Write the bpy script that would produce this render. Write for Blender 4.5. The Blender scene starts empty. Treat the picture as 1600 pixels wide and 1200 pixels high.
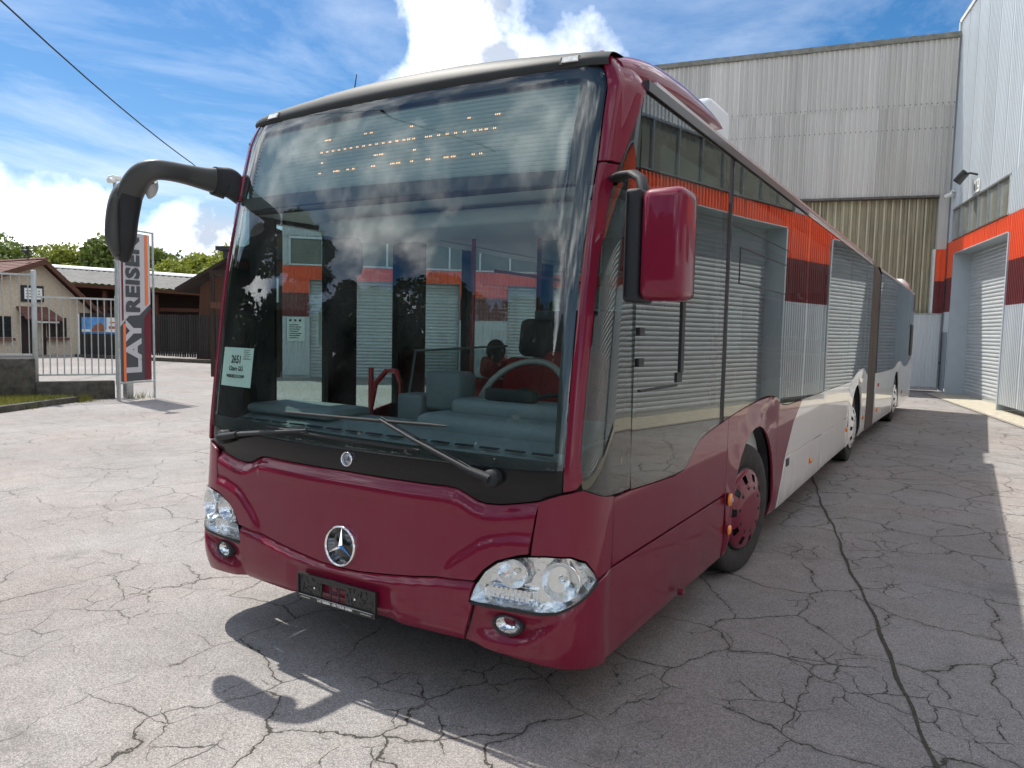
import bpy, bmesh, math, random, bisect
from mathutils import Vector, Matrix
from mathutils.geometry import delaunay_2d_cdt
random.seed(7)
SC = bpy.context.scene
COL = SC.collection
PI = math.pi
# ------------------------------------------------------------------ camera
cd = bpy.data.cameras.new('camera'); cam = bpy.data.objects.new('camera', cd); COL.objects.link(cam); SC.camera = cam
cd.sensor_width = 36.0; cd.lens = 1152.68 / 1600 * 36; cd.clip_start = 0.05; cd.clip_end = 3000
CF = Vector((-0.52296, 0.84904, -0.07508)); CR = Vector((0.85037, 0.52572, 0.02197)); CU = Vector((-0.05812, 0.05236, 0.99694))
M = Matrix((CR, CU, -CF)).transposed().to_4x4(); M.translation = Vector((2.5887, -2.6413, 1.7675)); cam.matrix_world = M
# ------------------------------------------------------------------ light
SUN_H = Vector((-1, 0.2, 0)).normalized(); SUN_EL = math.radians(59.3)
to_sun = SUN_H * math.cos(SUN_EL) + Vector((0, 0, math.sin(SUN_EL)))
sl = bpy.data.lights.new('sun', 'SUN'); sl.energy = 2.1; sl.angle = math.radians(0.53); sl.color = (1, .955, .88)
so = bpy.data.objects.new('sun', sl); COL.objects.link(so)
so.rotation_euler = to_sun.to_track_quat('Z', 'Y').to_euler(); so.location = (0, 0, 40)
SC.view_settings.view_transform = 'Standard'; SC.view_settings.look = 'None'
SC.view_settings.exposure = 1.5; SC.view_settings.gamma = 1.0; SC.view_settings.use_curve_mapping = False
W = bpy.data.worlds.new('World'); SC.world = W; W.use_nodes = True
CLOUDS = [((-0.500, 0.800, 0.325), 0.17, 0.62), ((-0.42, 0.84, 0.340), 0.14, 0.70), ((-0.56, 0.77, 0.29), 0.11, 0.55), ((-0.61, 0.735, 0.28), 0.08, 0.4), ((-0.887, 0.449, 0.095), 0.13, 0.85),
          ((-0.86, 0.505, 0.07), 0.10, 0.7), ((-0.81, 0.575, 0.085), 0.12, 0.8), ((-0.93, 0.36, 0.10), 0.14, 0.8), ((-0.80, 0.53, 0.25), 0.20, -0.9), ((-0.87, 0.42, 0.28), 0.12, -0.8), ((-0.92, 0.30, 0.25), 0.2, -0.8), ((-0.253, 0.892, 0.373), 0.30, -0.8), ((-0.72, 0.58, 0.20), 0.11, -0.5), ((-0.69, 0.635, 0.37), 0.11, -0.9), ((-0.76, 0.54, 0.36), 0.12, -0.9)]
def build_world():
    nt = W.node_tree; nt.nodes.clear(); N = nt.nodes.new; L = nt.links.new
    out = N('ShaderNodeOutputWorld'); bg = N('ShaderNodeBackground'); bg.inputs[1].default_value = 0.15
    sky = N('ShaderNodeTexSky'); sky.sky_type = 'NISHITA'; sky.sun_disc = False
    sky.sun_elevation = SUN_EL; sky.sun_rotation = math.atan2(to_sun.x, to_sun.y)
    sky.air_density = 1.0; sky.dust_density = 0.6; sky.ozone_density = 2.0; sky.altitude = 200
    hs = N('ShaderNodeHueSaturation'); hs.inputs['Saturation'].default_value = 1.38; hs.inputs['Value'].default_value = 0.30
    L(sky.outputs[0], hs.inputs['Color'])
    tc = N('ShaderNodeTexCoord'); sep = N('ShaderNodeSeparateXYZ'); L(tc.outputs['Generated'], sep.inputs[0])
    def math_(op, a, b=None, clamp=False):
        m = N('ShaderNodeMath'); m.operation = op; m.use_clamp = clamp
        for i, v in enumerate((a, b)):
            if v is None: continue
            if isinstance(v, (int, float)): m.inputs[i].default_value = v
            else: L(v, m.inputs[i])
        return m.outputs[0]
    # planar cloud coordinates
    den = math_('ADD', math_('MAXIMUM', sep.outputs[2], 0.0), 0.12)
    cx = math_('DIVIDE', sep.outputs[0], den); cy = math_('DIVIDE', sep.outputs[1], den)
    comb = N('ShaderNodeCombineXYZ'); L(cx, comb.inputs[0]); L(cy, comb.inputs[1])
    mp = N('ShaderNodeMapping'); mp.inputs['Rotation'].default_value = (0, 0, math.radians(35)); mp.inputs['Scale'].default_value = (0.75, 0.3, 1); mp.inputs['Location'].default_value = (3.1, .7, 0)
    L(comb.outputs[0], mp.inputs[0])
    n1 = N('ShaderNodeTexNoise'); n1.inputs['Scale'].default_value = 1.5; n1.inputs['Detail'].default_value = 8; n1.inputs['Roughness'].default_value = 0.62; n1.inputs['Distortion'].default_value = 0.7
    L(mp.outputs[0], n1.inputs['Vector'])
    cir = N('ShaderNodeMapRange'); cir.inputs['From Min'].default_value = 0.46; cir.inputs['From Max'].default_value = 0.82; cir.inputs['To Max'].default_value = 0.65
    L(n1.outputs['Fac'], cir.inputs['Value'])
    # cumulus: direction-space noise + large fields
    n2 = N('ShaderNodeTexNoise'); n2.inputs['Scale'].default_value = 7.5; n2.inputs['Detail'].default_value = 10; n2.inputs['Roughness'].default_value = 0.56
    L(tc.outputs['Generated'], n2.inputs['Vector'])
    n3 = N('ShaderNodeTexNoise'); n3.inputs['Scale'].default_value = 2.1; n3.inputs['Detail'].default_value = 2
    mp3 = N('ShaderNodeMapping'); mp3.inputs['Location'].default_value = (1.3, 4.2, .4); L(tc.outputs['Generated'], mp3.inputs[0]); L(mp3.outputs[0], n3.inputs['Vector'])
    field = math_('MULTIPLY', math_('SUBTRACT', n3.outputs['Fac'], 0.445), 3.0)
    lowband = N('ShaderNodeMapRange'); lowband.inputs['From Min'].default_value = 0.30; lowband.inputs['From Max'].default_value = 0.05; lowband.inputs['To Max'].default_value = 0.20; L(sep.outputs[2], lowband.inputs['Value'])
    field = math_('ADD', field, lowband.outputs[0]); field = math_('MINIMUM', field, 0.30)
    for c, r, a in CLOUDS:
        d = N('ShaderNodeVectorMath'); d.operation = 'DISTANCE'; L(tc.outputs['Generated'], d.inputs[0]); d.inputs[1].default_value = c
        k = math_('MULTIPLY', math_('SUBTRACT', 1.0, math_('DIVIDE', d.outputs['Value'], r)), a)
        field = math_('MAXIMUM', field, k) if a > 0 else math_('ADD', field, math_('MINIMUM', k, 0.0))
    dens = math_('ADD', field, math_('MULTIPLY', math_('SUBTRACT', n2.outputs['Fac'], 0.5), 1.5))
    cm = N('ShaderNodeMapRange'); cm.inputs['From Min'].default_value = 0.04; cm.inputs['From Max'].default_value = 0.40; L(dens, cm.inputs['Value'])
    # billow shade: thicker cloud is greyer underneath
    sh = N('ShaderNodeTexNoise'); sh.inputs['Scale'].default_value = 9; sh.inputs['Detail'].default_value = 7; sh.inputs['Roughness'].default_value = .55
    mp4 = N('ShaderNodeMapping'); mp4.inputs['Location'].default_value = (.0, 0.02, .06); L(tc.outputs['Generated'], mp4.inputs[0]); L(mp4.outputs[0], sh.inputs['Vector'])
    shr = N('ShaderNodeMapRange'); shr.inputs['From Min'].default_value = .38; shr.inputs['From Max'].default_value = .66; shr.inputs['To Min'].default_value = 0.0; shr.inputs['To Max'].default_value = 1.0; L(sh.outputs['Fac'], shr.inputs['Value'])
    cc = N('ShaderNodeMix'); cc.data_type = 'RGBA'; cc.inputs[6].default_value = (1.55, 1.75, 2.1, 1); cc.inputs[7].default_value = (8.6, 8.6, 8.6, 1); L(shr.outputs[0], cc.inputs[0])
    m1 = N('ShaderNodeMix'); m1.data_type = 'RGBA'; L(cir.outputs[0], m1.inputs[0]); L(hs.outputs[0], m1.inputs[6]); m1.inputs[7].default_value = (2.9, 3.1, 3.4, 1)
    m2 = N('ShaderNodeMix'); m2.data_type = 'RGBA'; L(cm.outputs[0], m2.inputs[0]); L(m1.outputs[2], m2.inputs[6]); L(cc.outputs[2], m2.inputs[7])
    L(m2.outputs[2], bg.inputs[0]); L(bg.outputs[0], out.inputs[0])

build_world()
# ------------------------------------------------------------------ helpers
def link(o, parent=None):
    COL.objects.link(o)
    if parent is not None: o.parent = parent
    return o
def tag(o, label=None, cat=None, group=None, kind=None):
    if label: o['label'] = label
    if cat: o['category'] = cat
    if group: o['group'] = group
    if kind: o['kind'] = kind
    return o
def empty(name, loc=(0, 0, 0), rz=0.0, label=None, cat=None, group=None):
    o = bpy.data.objects.new(name, None); o.location = loc; o.rotation_euler = (0, 0, rz); o.empty_display_size = .2
    COL.objects.link(o); return tag(o, label, cat, group)
class MB:
    def __init__(s): s.v = []; s.f = []; s.sm = []; s.mi = []
    def add(s, vs, fs, smooth=False, mi=0):
        b = len(s.v); s.v += [tuple(v) for v in vs]
        for f in fs: s.f.append([b + i for i in f]); s.sm.append(smooth); s.mi.append(mi)
    def box(s, x0, x1, y0, y1, z0, z1, mi=0, M=None):
        v = [(x, y, z) for z in (z0, z1) for y in (y0, y1) for x in (x0, x1)]
        if M is not None: v = [tuple(M @ Vector(p)) for p in v]
        s.add(v, [(0, 2, 3, 1), (4, 5, 7, 6), (0, 1, 5, 4), (2, 6, 7, 3), (0, 4, 6, 2), (1, 3, 7, 5)], False, mi)
    def bbox(s, x0, x1, y0, y1, z0, z1, b=.01, mi=0, M=None, seg=2):
        bm = bmesh.new(); bmesh.ops.create_cube(bm, size=1)
        for v in bm.verts: v.co = Vector(((x0 + x1) / 2 + v.co.x * (x1 - x0), (y0 + y1) / 2 + v.co.y * (y1 - y0), (z0 + z1) / 2 + v.co.z * (z1 - z0)))
        bmesh.ops.bevel(bm, geom=bm.edges[:], offset=b, segments=seg, profile=.5, affect='EDGES')
        if M is not None: bm.transform(M)
        bm.verts.index_update()
        s.add([v.co[:] for v in bm.verts], [[v.index for v in f.verts] for f in bm.faces], True, mi); bm.free()
    def tube(s, pts, r, n=8, caps=True, mi=0, ry=None):
        pts = [Vector(p) for p in pts]; rs = r if isinstance(r, (list, tuple)) else [r] * len(pts)
        rings = []; up = Vector((0, 0, 1))
        for i, p in enumerate(pts):
            t = (pts[min(i + 1, len(pts) - 1)] - pts[max(i - 1, 0)]).normalized()
            a = t.cross(up)
            if a.length < .05: a = t.cross(Vector((0, 1, 0)))
            a.normalize(); b = a.cross(t).normalized()
            ra, rb = (rs[i], rs[i]) if not isinstance(rs[i], tuple) else rs[i]
            rings.append([p + a * math.cos(2 * PI * k / n) * ra + b * math.sin(2 * PI * k / n) * rb for k in range(n)])
        s.loft(rings, True, caps, mi)
    def loft(s, rings, closed=True, caps=True, mi=0, smooth=True):
        n = len(rings[0]); vs = [v for r in rings for v in r]; fs = []
        for i in range(len(rings) - 1):
            for k in range(n if closed else n - 1):
                k2 = (k + 1) % n; fs.append((i * n + k, i * n + k2, (i + 1) * n + k2, (i + 1) * n + k))
        s.add(vs, fs, smooth, mi)
        if caps and closed:
            s.add(rings[0], [list(range(n))[::-1]], False, mi); s.add(rings[-1], [list(range(n))], False, mi)
    def lathe(s, prof, n=24, M=None, mi=0):   # prof: (r, h) about Z
        rings = [[(r * math.cos(2 * PI * k / n), r * math.sin(2 * PI * k / n), h) for k in range(n)] for r, h in prof]
        if M is not None: rings = [[tuple(M @ Vector(p)) for p in rg] for rg in rings]
        s.loft(rings, True, False, mi)
    def build(s, name, mats, parent=None, loc=None):
        me = bpy.data.meshes.new(name); me.from_pydata(s.v, [], s.f); me.update()
        me.polygons.foreach_set('use_smooth', s.sm); me.polygons.foreach_set('material_index', s.mi)
        if not isinstance(mats, (list, tuple)): mats = [mats]
        for m in mats: me.materials.append(m)
        o = bpy.data.objects.new(name, me)
        if loc: o.location = loc
        return link(o, parent)
def nu(a, b, n): return [a + (b - a) * i / (n - 1) for i in range(n)]
def dup(o, parent=None, loc=None):
    c = o.copy(); COL.objects.link(c); c.parent = parent if parent is not None else o.parent
    if loc is not None: c.location = loc
    return c
def dup_tree(root, loc=None, rz=None, label=None):
    r = root.copy(); COL.objects.link(r)
    if loc is not None: r.location = loc
    if rz is not None: r.rotation_euler = (0, 0, rz)
    if label: r['label'] = label
    for ch in list(root.children):
        c = ch.copy(); COL.objects.link(c); c.parent = r
        for g in list(ch.children):
            d = g.copy(); COL.objects.link(d); d.parent = c
    return r
def text(name, body, size, mat, M, parent=None, ext=.002, sx=1.0, bold=0.0, space=1.0):
    cu = bpy.data.curves.new(name, 'FONT'); cu.body = body; cu.size = size; cu.extrude = ext; cu.align_x = 'CENTER'; cu.align_y = 'CENTER'; cu.offset = bold; cu.space_character = space; cu.resolution_u = 3
    t = bpy.data.objects.new(name, cu); COL.objects.link(t)
    dg = bpy.context.evaluated_depsgraph_get(); me = bpy.data.meshes.new_from_object(t.evaluated_get(dg)); bpy.data.objects.remove(t)
    me.materials.clear(); me.materials.append(mat)
    me.transform(M @ Matrix.Diagonal((sx, 1, 1, 1)))
    return link(bpy.data.objects.new(name, me), parent)
def frame(origin, xdir, ydir):
    x = Vector(xdir).normalized(); y = Vector(ydir); y = (y - x * y.dot(x)).normalized(); z = x.cross(y)
    m = Matrix((x, y, z)).transposed().to_4x4(); m.translation = Vector(origin); return m
# ------------------------------------------------------------------ materials
def srgb(r, g, b):
    f = lambda c: (c / 255 / 12.92) if c / 255 <= .04045 else ((c / 255 + .055) / 1.055) ** 2.4
    return (f(r), f(g), f(b))
def mat(name, col, rough=.5, metal=0., coat=0., noise=None, bump=None, spec=.5, emit=None, ior=None, coat_rough=.03, vary=0.0):
    """noise=(scale, amount[, stretch]) colour variation, bump=(scale, distance)"""
    m = bpy.data.materials.new(name); m.use_nodes = True; nt = m.node_tree; p = nt.nodes['Principled BSDF']
    p.inputs['Base Color'].default_value = (*col, 1); p.inputs['Roughness'].default_value = rough; p.inputs['Metallic'].default_value = metal
    p.inputs['Coat Weight'].default_value = coat; p.inputs['Coat Roughness'].default_value = coat_rough; p.inputs['Specular IOR Level'].default_value = spec
    if emit: p.inputs['Emission Color'].default_value = (*emit[:3], 1); p.inputs['Emission Strength'].default_value = emit[3]
    N = nt.nodes.new; L = nt.links.new
    if noise or bump: tc = N('ShaderNodeTexCoord')
    if noise:
        mp = N('ShaderNodeMapping'); L(tc.outputs['Object'], mp.inputs[0])
        if len(noise) > 2: mp.inputs['Scale'].default_value = noise[2]
        n = N('ShaderNodeTexNoise'); n.inputs['Scale'].default_value = noise[0]; n.inputs['Detail'].default_value = 8; n.inputs['Roughness'].default_value = .65; L(mp.outputs[0], n.inputs['Vector'])
        r = N('ShaderNodeMapRange'); r.inputs['From Min'].default_value = .25; r.inputs['From Max'].default_value = .75
        r.inputs['To Min'].default_value = 1 - noise[1]; r.inputs['To Max'].default_value = 1 + noise[1]; L(n.outputs['Fac'], r.inputs['Value']); ro = r.outputs[0]
        if vary:
            oi = N('ShaderNodeObjectInfo'); r2 = N('ShaderNodeMapRange'); r2.inputs['To Min'].default_value = 1 - vary; r2.inputs['To Max'].default_value = 1 + vary; L(oi.outputs['Random'], r2.inputs['Value'])
            mu = N('ShaderNodeMath'); mu.operation = 'MULTIPLY'; L(ro, mu.inputs[0]); L(r2.outputs[0], mu.inputs[1]); ro = mu.outputs[0]
            ad = N('ShaderNodeVectorMath'); ad.operation = 'ADD'; L(tc.outputs['Object'], ad.inputs[0]); sc_ = N('ShaderNodeVectorMath'); sc_.operation = 'SCALE'; sc_.inputs[0].default_value = (17, 31, 9); L(oi.outputs['Random'], sc_.inputs['Scale']); L(sc_.outputs[0], ad.inputs[1]); L(ad.outputs[0], mp.inputs[0])
        x = N('ShaderNodeVectorMath'); x.operation = 'SCALE'; x.inputs[0].default_value = col; L(ro, x.inputs['Scale']); L(x.outputs[0], p.inputs['Base Color'])
    if bump:
        n = N('ShaderNodeTexNoise'); n.inputs['Scale'].default_value = bump[0]; n.inputs['Detail'].default_value = 6; L(tc.outputs['Object'], n.inputs['Vector'])
        b = N('ShaderNodeBump'); b.inputs['Distance'].default_value = bump[1]; L(n.outputs['Fac'], b.inputs['Height']); L(b.outputs[0], p.inputs['Normal'])
        if coat: 
            b2 = N('ShaderNodeBump'); b2.inputs['Distance'].default_value = bump[1] * .35; L(n.outputs['Fac'], b2.inputs['Height']); L(b2.outputs[0], p.inputs['Coat Normal'])
    return m
def glass(name, tint, ior=1.5, wave=None, dirt=0.0, rough=0.0):
    m = bpy.data.materials.new(name); m.use_nodes = True; nt = m.node_tree; nt.nodes.clear(); N = nt.nodes.new; L = nt.links.new
    out = N('ShaderNodeOutputMaterial'); mx = N('ShaderNodeMixShader'); fr = N('ShaderNodeFresnel'); ge = N('ShaderNodeNewGeometry'); io = N('ShaderNodeMapRange'); L(ge.outputs['Backfacing'], io.inputs[0]); io.inputs[3].default_value = ior; io.inputs[4].default_value = 1 / ior; L(io.outputs[0], fr.inputs[0])
    tr = N('ShaderNodeBsdfTransparent'); tr.inputs[0].default_value = (*tint, 1); gl = N('ShaderNodeBsdfGlossy'); gl.inputs['Roughness'].default_value = rough; gl.inputs[0].default_value = (.95, .97, .97, 1)
    L(fr.outputs[0], mx.inputs[0]); L(tr.outputs[0], mx.inputs[1]); L(gl.outputs[0], mx.inputs[2])
    if wave:
        tc = N('ShaderNodeTexCoord'); mp = N('ShaderNodeMapping'); mp.inputs['Scale'].default_value = wave[2] if len(wave) > 2 else (1, 1, 1); L(tc.outputs['Object'], mp.inputs[0])
        n = N('ShaderNodeTexNoise'); n.inputs['Scale'].default_value = wave[0]; n.inputs['Detail'].default_value = 0.3; L(mp.outputs[0], n.inputs['Vector'])
        oi = N('ShaderNodeObjectInfo'); a_ = N('ShaderNodeVectorMath'); a_.operation = 'SCALE'; a_.inputs[0].default_value = (7, 19, 5); L(oi.outputs['Random'], a_.inputs['Scale']); a2 = N('ShaderNodeVectorMath'); L(mp.outputs[0], a2.inputs[0]); L(a_.outputs[0], a2.inputs[1]); L(a2.outputs[0], n.inputs['Vector'])
        b = N('ShaderNodeBump'); b.inputs['Distance'].default_value = wave[1]; L(n.outputs['Fac'], b.inputs['Height']); L(b.outputs[0], gl.inputs['Normal'])
    src = mx
    if dirt:
        df = N('ShaderNodeBsdfDiffuse'); df.inputs[0].default_value = (.45, .47, .46, 1); tc2 = N('ShaderNodeTexCoord'); n = N('ShaderNodeTexNoise'); n.inputs['Scale'].default_value = 3; n.inputs['Detail'].default_value = 7; L(tc2.outputs['Object'], n.inputs['Vector'])
        r = N('ShaderNodeMapRange'); r.inputs['From Min'].default_value = .35; r.inputs['From Max'].default_value = .8; r.inputs['To Max'].default_value = dirt; L(n.outputs['Fac'], r.inputs['Value'])
        m2 = N('ShaderNodeMixShader'); L(r.outputs[0], m2.inputs[0]); L(mx.outputs[0], m2.inputs[1]); L(df.outputs[0], m2.inputs[2]); src = m2
    L(src.outputs[0], out.inputs[0]); return m
m_maroon = mat('maroon_paint', (.165, .0060, .027), .45, 0, .7, noise=(1.2, .05), bump=(2.0, .0007), spec=.12)
m_white = mat('white_bus_paint', (.80, .78, .74), .4, 0, 1.0, noise=(1.5, .04), bump=(1.6, .0012))
m_black = mat('black_gloss_trim', (.009, .009, .010), .16, 0, 0, bump=(3, .0006), spec=.28)
m_rubber = mat('black_rubber', (.018, .018, .018), .75, noise=(30, .3))
m_tyre = mat('tyre_rubber', (.035, .033, .031), .85, noise=(14, .35), bump=(60, .002))
m_plastic = mat('grey_black_plastic', (.020, .022, .025), .6, spec=.3, bump=(250, .0008), noise=(5, .15))
m_arm = mat('mirror_arm_plastic', (.042, .046, .044), .42, bump=(300, .0006), noise=(3, .1))
m_chrome = mat('chrome', (.86, .87, .88), .08, 1.0)
m_alu = mat('aluminium', (.62, .63, .63), .32, 1.0, noise=(4, .1))
m_galv = mat('galvanised_steel', (.42, .44, .43), .5, .55, noise=(7, .25), bump=(40, .001))
m_visor = mat('grey_visor_paint', (.034, .038, .037), .55, .0, .0, spec=.25, noise=(2, .12), bump=(4, .002))
m_interior = mat('cab_grey_plastic', (.13, .155, .165), .6, noise=(3, .1))
m_dash = mat('dashboard_plastic', (.20, .235, .245), .55, noise=(6, .12), bump=(160, .001))
m_dark = mat('dark_trim', (.02, .022, .024), .6)
m_ceil = mat('cab_ceiling', (.52, .54, .53), .6, noise=(1, .06))
m_floor_bus = mat('bus_floor', (.07, .075, .08), .6, noise=(25, .25))
m_redseat = mat('red_seat_cloth', (.30, .022, .025), .9, noise=(18, .3), bump=(60, .004))
m_redrail = mat('red_handrail', (.42, .02, .03), .3, 0, .5)
m_lightplastic = mat('pale_plastic', (.5, .52, .52), .5)
m_paper = mat('paper', (.72, .80, .74), .8)
m_ink = mat('black_ink', (.02, .025, .025), .8)
m_amber = mat('amber_lens', (.85, .23, .015), .2, 0, .8)
m_led = mat('led_amber', (.9, .4, .1), .4, emit=(1.0, .46, .20, 1.25))
m_bellows = mat('bellows_cloth', (.125, .105, .088), .8, noise=(8, .3, (1, 1, .15)), bump=(50, .003))
m_ws = glass('windscreen_glass', (.70, .82, .80), 1.76, (.6, .0022), dirt=.05)
m_side = glass('tinted_side_glass', (.30, .38, .37), 1.85, (.6, .0016, (1, .8, 1.7)), dirt=.03)
m_corner = glass('corner_glass', (.26, .33, .32), 1.75, (2.2, .003), dirt=.03)
m_lens = glass('lamp_lens', (.93, .95, .95), 1.45, (9, .002))
m_pane = mat('window_pane_dark', (.02, .028, .03), .05, 0, 0, spec=1.0, bump=(1.5, .004))
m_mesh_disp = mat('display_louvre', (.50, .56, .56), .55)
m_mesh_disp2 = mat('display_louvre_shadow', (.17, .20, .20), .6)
m_mask = mat('ceramic_band', (.018, .02, .022), .5)
m_clad = mat('pale_blue_cladding', (.585, .62, .635), .42, .1, noise=(2.2, .09, (1, 1, .10)), bump=(3, .002), vary=.035)
m_orange = mat('orange_cladding', (.84, .115, .034), .45, noise=(2.5, .09, (1, 1, .12)), vary=.05)
m_mclad = mat('maroon_cladding', (.17, .030, .032), .45, noise=(2.5, .12, (1, 1, .12)), vary=.07)
m_greyclad = mat('weathered_grey_cladding', (.57, .55, .51), .65, noise=(1.1, .20, (2.5, 2.5, .10)), bump=(12, .003), vary=.05)
m_greyclad2 = mat('weathered_grey_cladding_darker', (.53, .51, .47), .65, noise=(1.3, .24, (2.5, 2.5, .10)), bump=(12, .003), vary=.06)
m_fibre = mat('yellowed_translucent_sheet', (.32, .285, .185), .6, noise=(2.2, .35, (1.5, 1.5, .35)), vary=.12)
m_fibre_rib = mat('yellowed_sheet_rib', (.54, .49, .35), .6, noise=(4, .25, (1, 1, .3)))
m_shut = mat('galvanised_shutter', (.50, .525, .53), .42, .25, noise=(1.6, .14), bump=(9, .002), vary=.05)
m_frost = mat('frosted_pane', (.15, .155, .125), .30, 0, .3, noise=(1.6, .25))
m_conc = mat('concrete', (.42, .38, .30), .9, noise=(6, .3), bump=(30, .006))
m_oldconc = mat('stained_old_concrete', (.075, .070, .058), .95, noise=(5, .75), bump=(25, .012))
m_render = mat('rough_cream_render', (.52, .44, .33), .95, noise=(9, .22), bump=(22, .02))
m_tile = mat('red_brown_roof_tile', (.135, .058, .042), .8, noise=(6, .4), bump=(14, .02))
m_wood = mat('dark_brown_timber', (.028, .017, .012), .85, noise=(4, .5, (6, 6, .4)), bump=(20, .005))
m_wood2 = mat('brown_timber_cladding', (.095, .040, .022), .85, noise=(3, .4, (8, 8, .4)))
m_slat = mat('black_brown_slats', (.026, .023, .020), .85, noise=(5, .5, (6, 6, .4)), vary=.4)
m_roofgrey = mat('grey_fibre_cement_roof', (.16, .155, .145), .9, noise=(1.2, .25, (1, 1, 1)), bump=(5, .03))
m_bark = mat('bark', (.06, .045, .03), .95, noise=(6, .4), bump=(20, .02))
m_signgrey = mat('sign_silver', (.50, .50, .52), .5, .1)
m_signdark = mat('sign_anthracite', (.055, .062, .072), .5)
m_signor = mat('sign_orange', (.82, .18, .05), .5)
m_signred = mat('sign_dark_red', (.13, .008, .02), .5)
m_wsign = mat('white_sign', (.75, .76, .72), .5, noise=(6, .05))
m_redbrown = mat('rear_lamp_red', (.4, .03, .02), .3, 0, .6)
def leafmat(name, a, b):
    m = bpy.data.materials.new(name); m.use_nodes = True; nt = m.node_tree; p = nt.nodes['Principled BSDF']; N = nt.nodes.new; L = nt.links.new
    g = N('ShaderNodeNewGeometry'); mx = N('ShaderNodeMix'); mx.data_type = 'RGBA'; mx.inputs[6].default_value = (*a, 1); mx.inputs[7].default_value = (*b, 1)
    L(g.outputs['Random Per Island'], mx.inputs[0]); L(mx.outputs[2], p.inputs['Base Color']); p.inputs['Roughness'].default_value = .55
    tl = N('ShaderNodeBsdfTranslucent'); L(mx.outputs[2], tl.inputs[0]); ms = N('ShaderNodeMixShader'); ms.inputs[0].default_value = .35
    out = nt.nodes['Material Output']; L(p.outputs[0], ms.inputs[1]); L(tl.outputs[0], ms.inputs[2]); L(ms.outputs[0], out.inputs[0]); return m
m_leafA = leafmat('leaf_yellow_green', (.16, .20, .025), (.30, .32, .05))
m_leafB = leafmat('leaf_mid_green', (.07, .11, .018), (.16, .20, .035))
m_leafC = leafmat('leaf_dark_green', (.012, .03, .008), (.045, .075, .016))
m_grass = leafmat('grass_blade', (.10, .12, .02), (.27, .25, .06))
def asphalt():
    m = bpy.data.materials.new('cracked_asphalt'); m.use_nodes = True; nt = m.node_tree; p = nt.nodes['Principled BSDF']; N = nt.nodes.new; L = nt.links.new
    tc = N('ShaderNodeTexCoord'); P = tc.outputs['Object']
    def mm(op, a, b=None, c=False):
        k = N('ShaderNodeMath'); k.operation = op; k.use_clamp = c
        for i, v in enumerate((a, b)):
            if v is None: continue
            if isinstance(v, (int, float)): k.inputs[i].default_value = v
            else: L(v, k.inputs[i])
        return k.outputs[0]
    def noise(sc, det=4, rough=.55, src=None, off=None):
        n = N('ShaderNodeTexNoise'); n.inputs['Scale'].default_value = sc; n.inputs['Detail'].default_value = det; n.inputs['Roughness'].default_value = rough
        if off:
            q = N('ShaderNodeVectorMath'); q.operation = 'ADD'; L(P, q.inputs[0]); q.inputs[1].default_value = off; L(q.outputs[0], n.inputs['Vector'])
        else: L(src or P, n.inputs['Vector'])
        return n
    def rng(v, a, b, c=0., d=1.):
        r = N('ShaderNodeMapRange'); r.inputs[1].default_value = a; r.inputs[2].default_value = b; r.inputs[3].default_value = c; r.inputs[4].default_value = d; L(v, r.inputs[0]); return r.outputs[0]
    def warp(amt, sc, amt2, sc2):
        a = noise(sc, 3).outputs['Color']; v = N('ShaderNodeVectorMath'); v.operation = 'MULTIPLY_ADD'; L(a, v.inputs[0]); v.inputs[1].default_value = (amt, amt, 0); L(P, v.inputs[2])
        a2 = noise(sc2, 4, .7).outputs['Color']; w = N('ShaderNodeVectorMath'); w.operation = 'MULTIPLY_ADD'; L(a2, w.inputs[0]); w.inputs[1].default_value = (amt2, amt2, 0); L(v.outputs[0], w.inputs[2]); return w.outputs[0]
    def cracks(scale, warpv, width, rot=0., stretch=(1, 1, 1)):
        mp = N('ShaderNodeMapping'); mp.inputs['Rotation'].default_value = (0, 0, rot); mp.inputs['Scale'].default_value = stretch; L(warpv, mp.inputs[0])
        v = N('ShaderNodeTexVoronoi'); v.feature = 'DISTANCE_TO_EDGE'; v.voronoi_dimensions = '2D'; v.inputs['Scale'].default_value = scale; L(mp.outputs[0], v.inputs['Vector'])
        d = mm('DIVIDE', v.outputs['Distance'], scale)
        return d
    wv = warp(.45, 1.6, .09, 9)
    d1 = cracks(1.85, wv, 0, .4, (1, .8, 1)); d2 = cracks(4.4, warp(.3, 2.3, .07, 12), 0, 1.1)
    # local width: cracks thin out and stop
    n_w = rng(noise(.9, 4, .6, off=(3, 9, 0)).outputs['Fac'], .32, .64, -.0012, .0034)
    n_w2 = rng(noise(1.3, 4, .6, off=(13, 2, 0)).outputs['Fac'], .42, .64, -.0022, .0022)
    fine = rng(noise(30, 3).outputs['Fac'], .3, .7, .55, 1.5)
    # fewer, thinner cracks on the far left of the yard
    sp = N('ShaderNodeSeparateXYZ'); L(P, sp.inputs[0]); side = rng(sp.outputs[0], -2.4, 1.0, .38, 1.0)
    w1 = mm('MULTIPLY', mm('MULTIPLY', n_w, fine), side); w2 = mm('MULTIPLY', mm('MULTIPLY', n_w2, fine), side)
    def line(d, w): return mm('SUBTRACT', 1.0, rng(mm('SUBTRACT', d, w), 0., .0028), True)
    def soft(d, w, k): return mm('MULTIPLY', mm('SUBTRACT', 1.0, rng(mm('SUBTRACT', d, w), 0., k), True), rng(w, 0., .002))
    c1 = line(d1, w1); c1 = mm('MULTIPLY', c1, rng(w1, -.0003, .0012)); c2 = line(d2, w2); c2 = mm('MULTIPLY', c2, rng(w2, -.0003, .0012))
    cr = mm('MAXIMUM', c1, c2)
    edge = mm('MAXIMUM', soft(d1, w1, .030), mm('MULTIPLY', soft(d2, w2, .02), .6))
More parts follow.
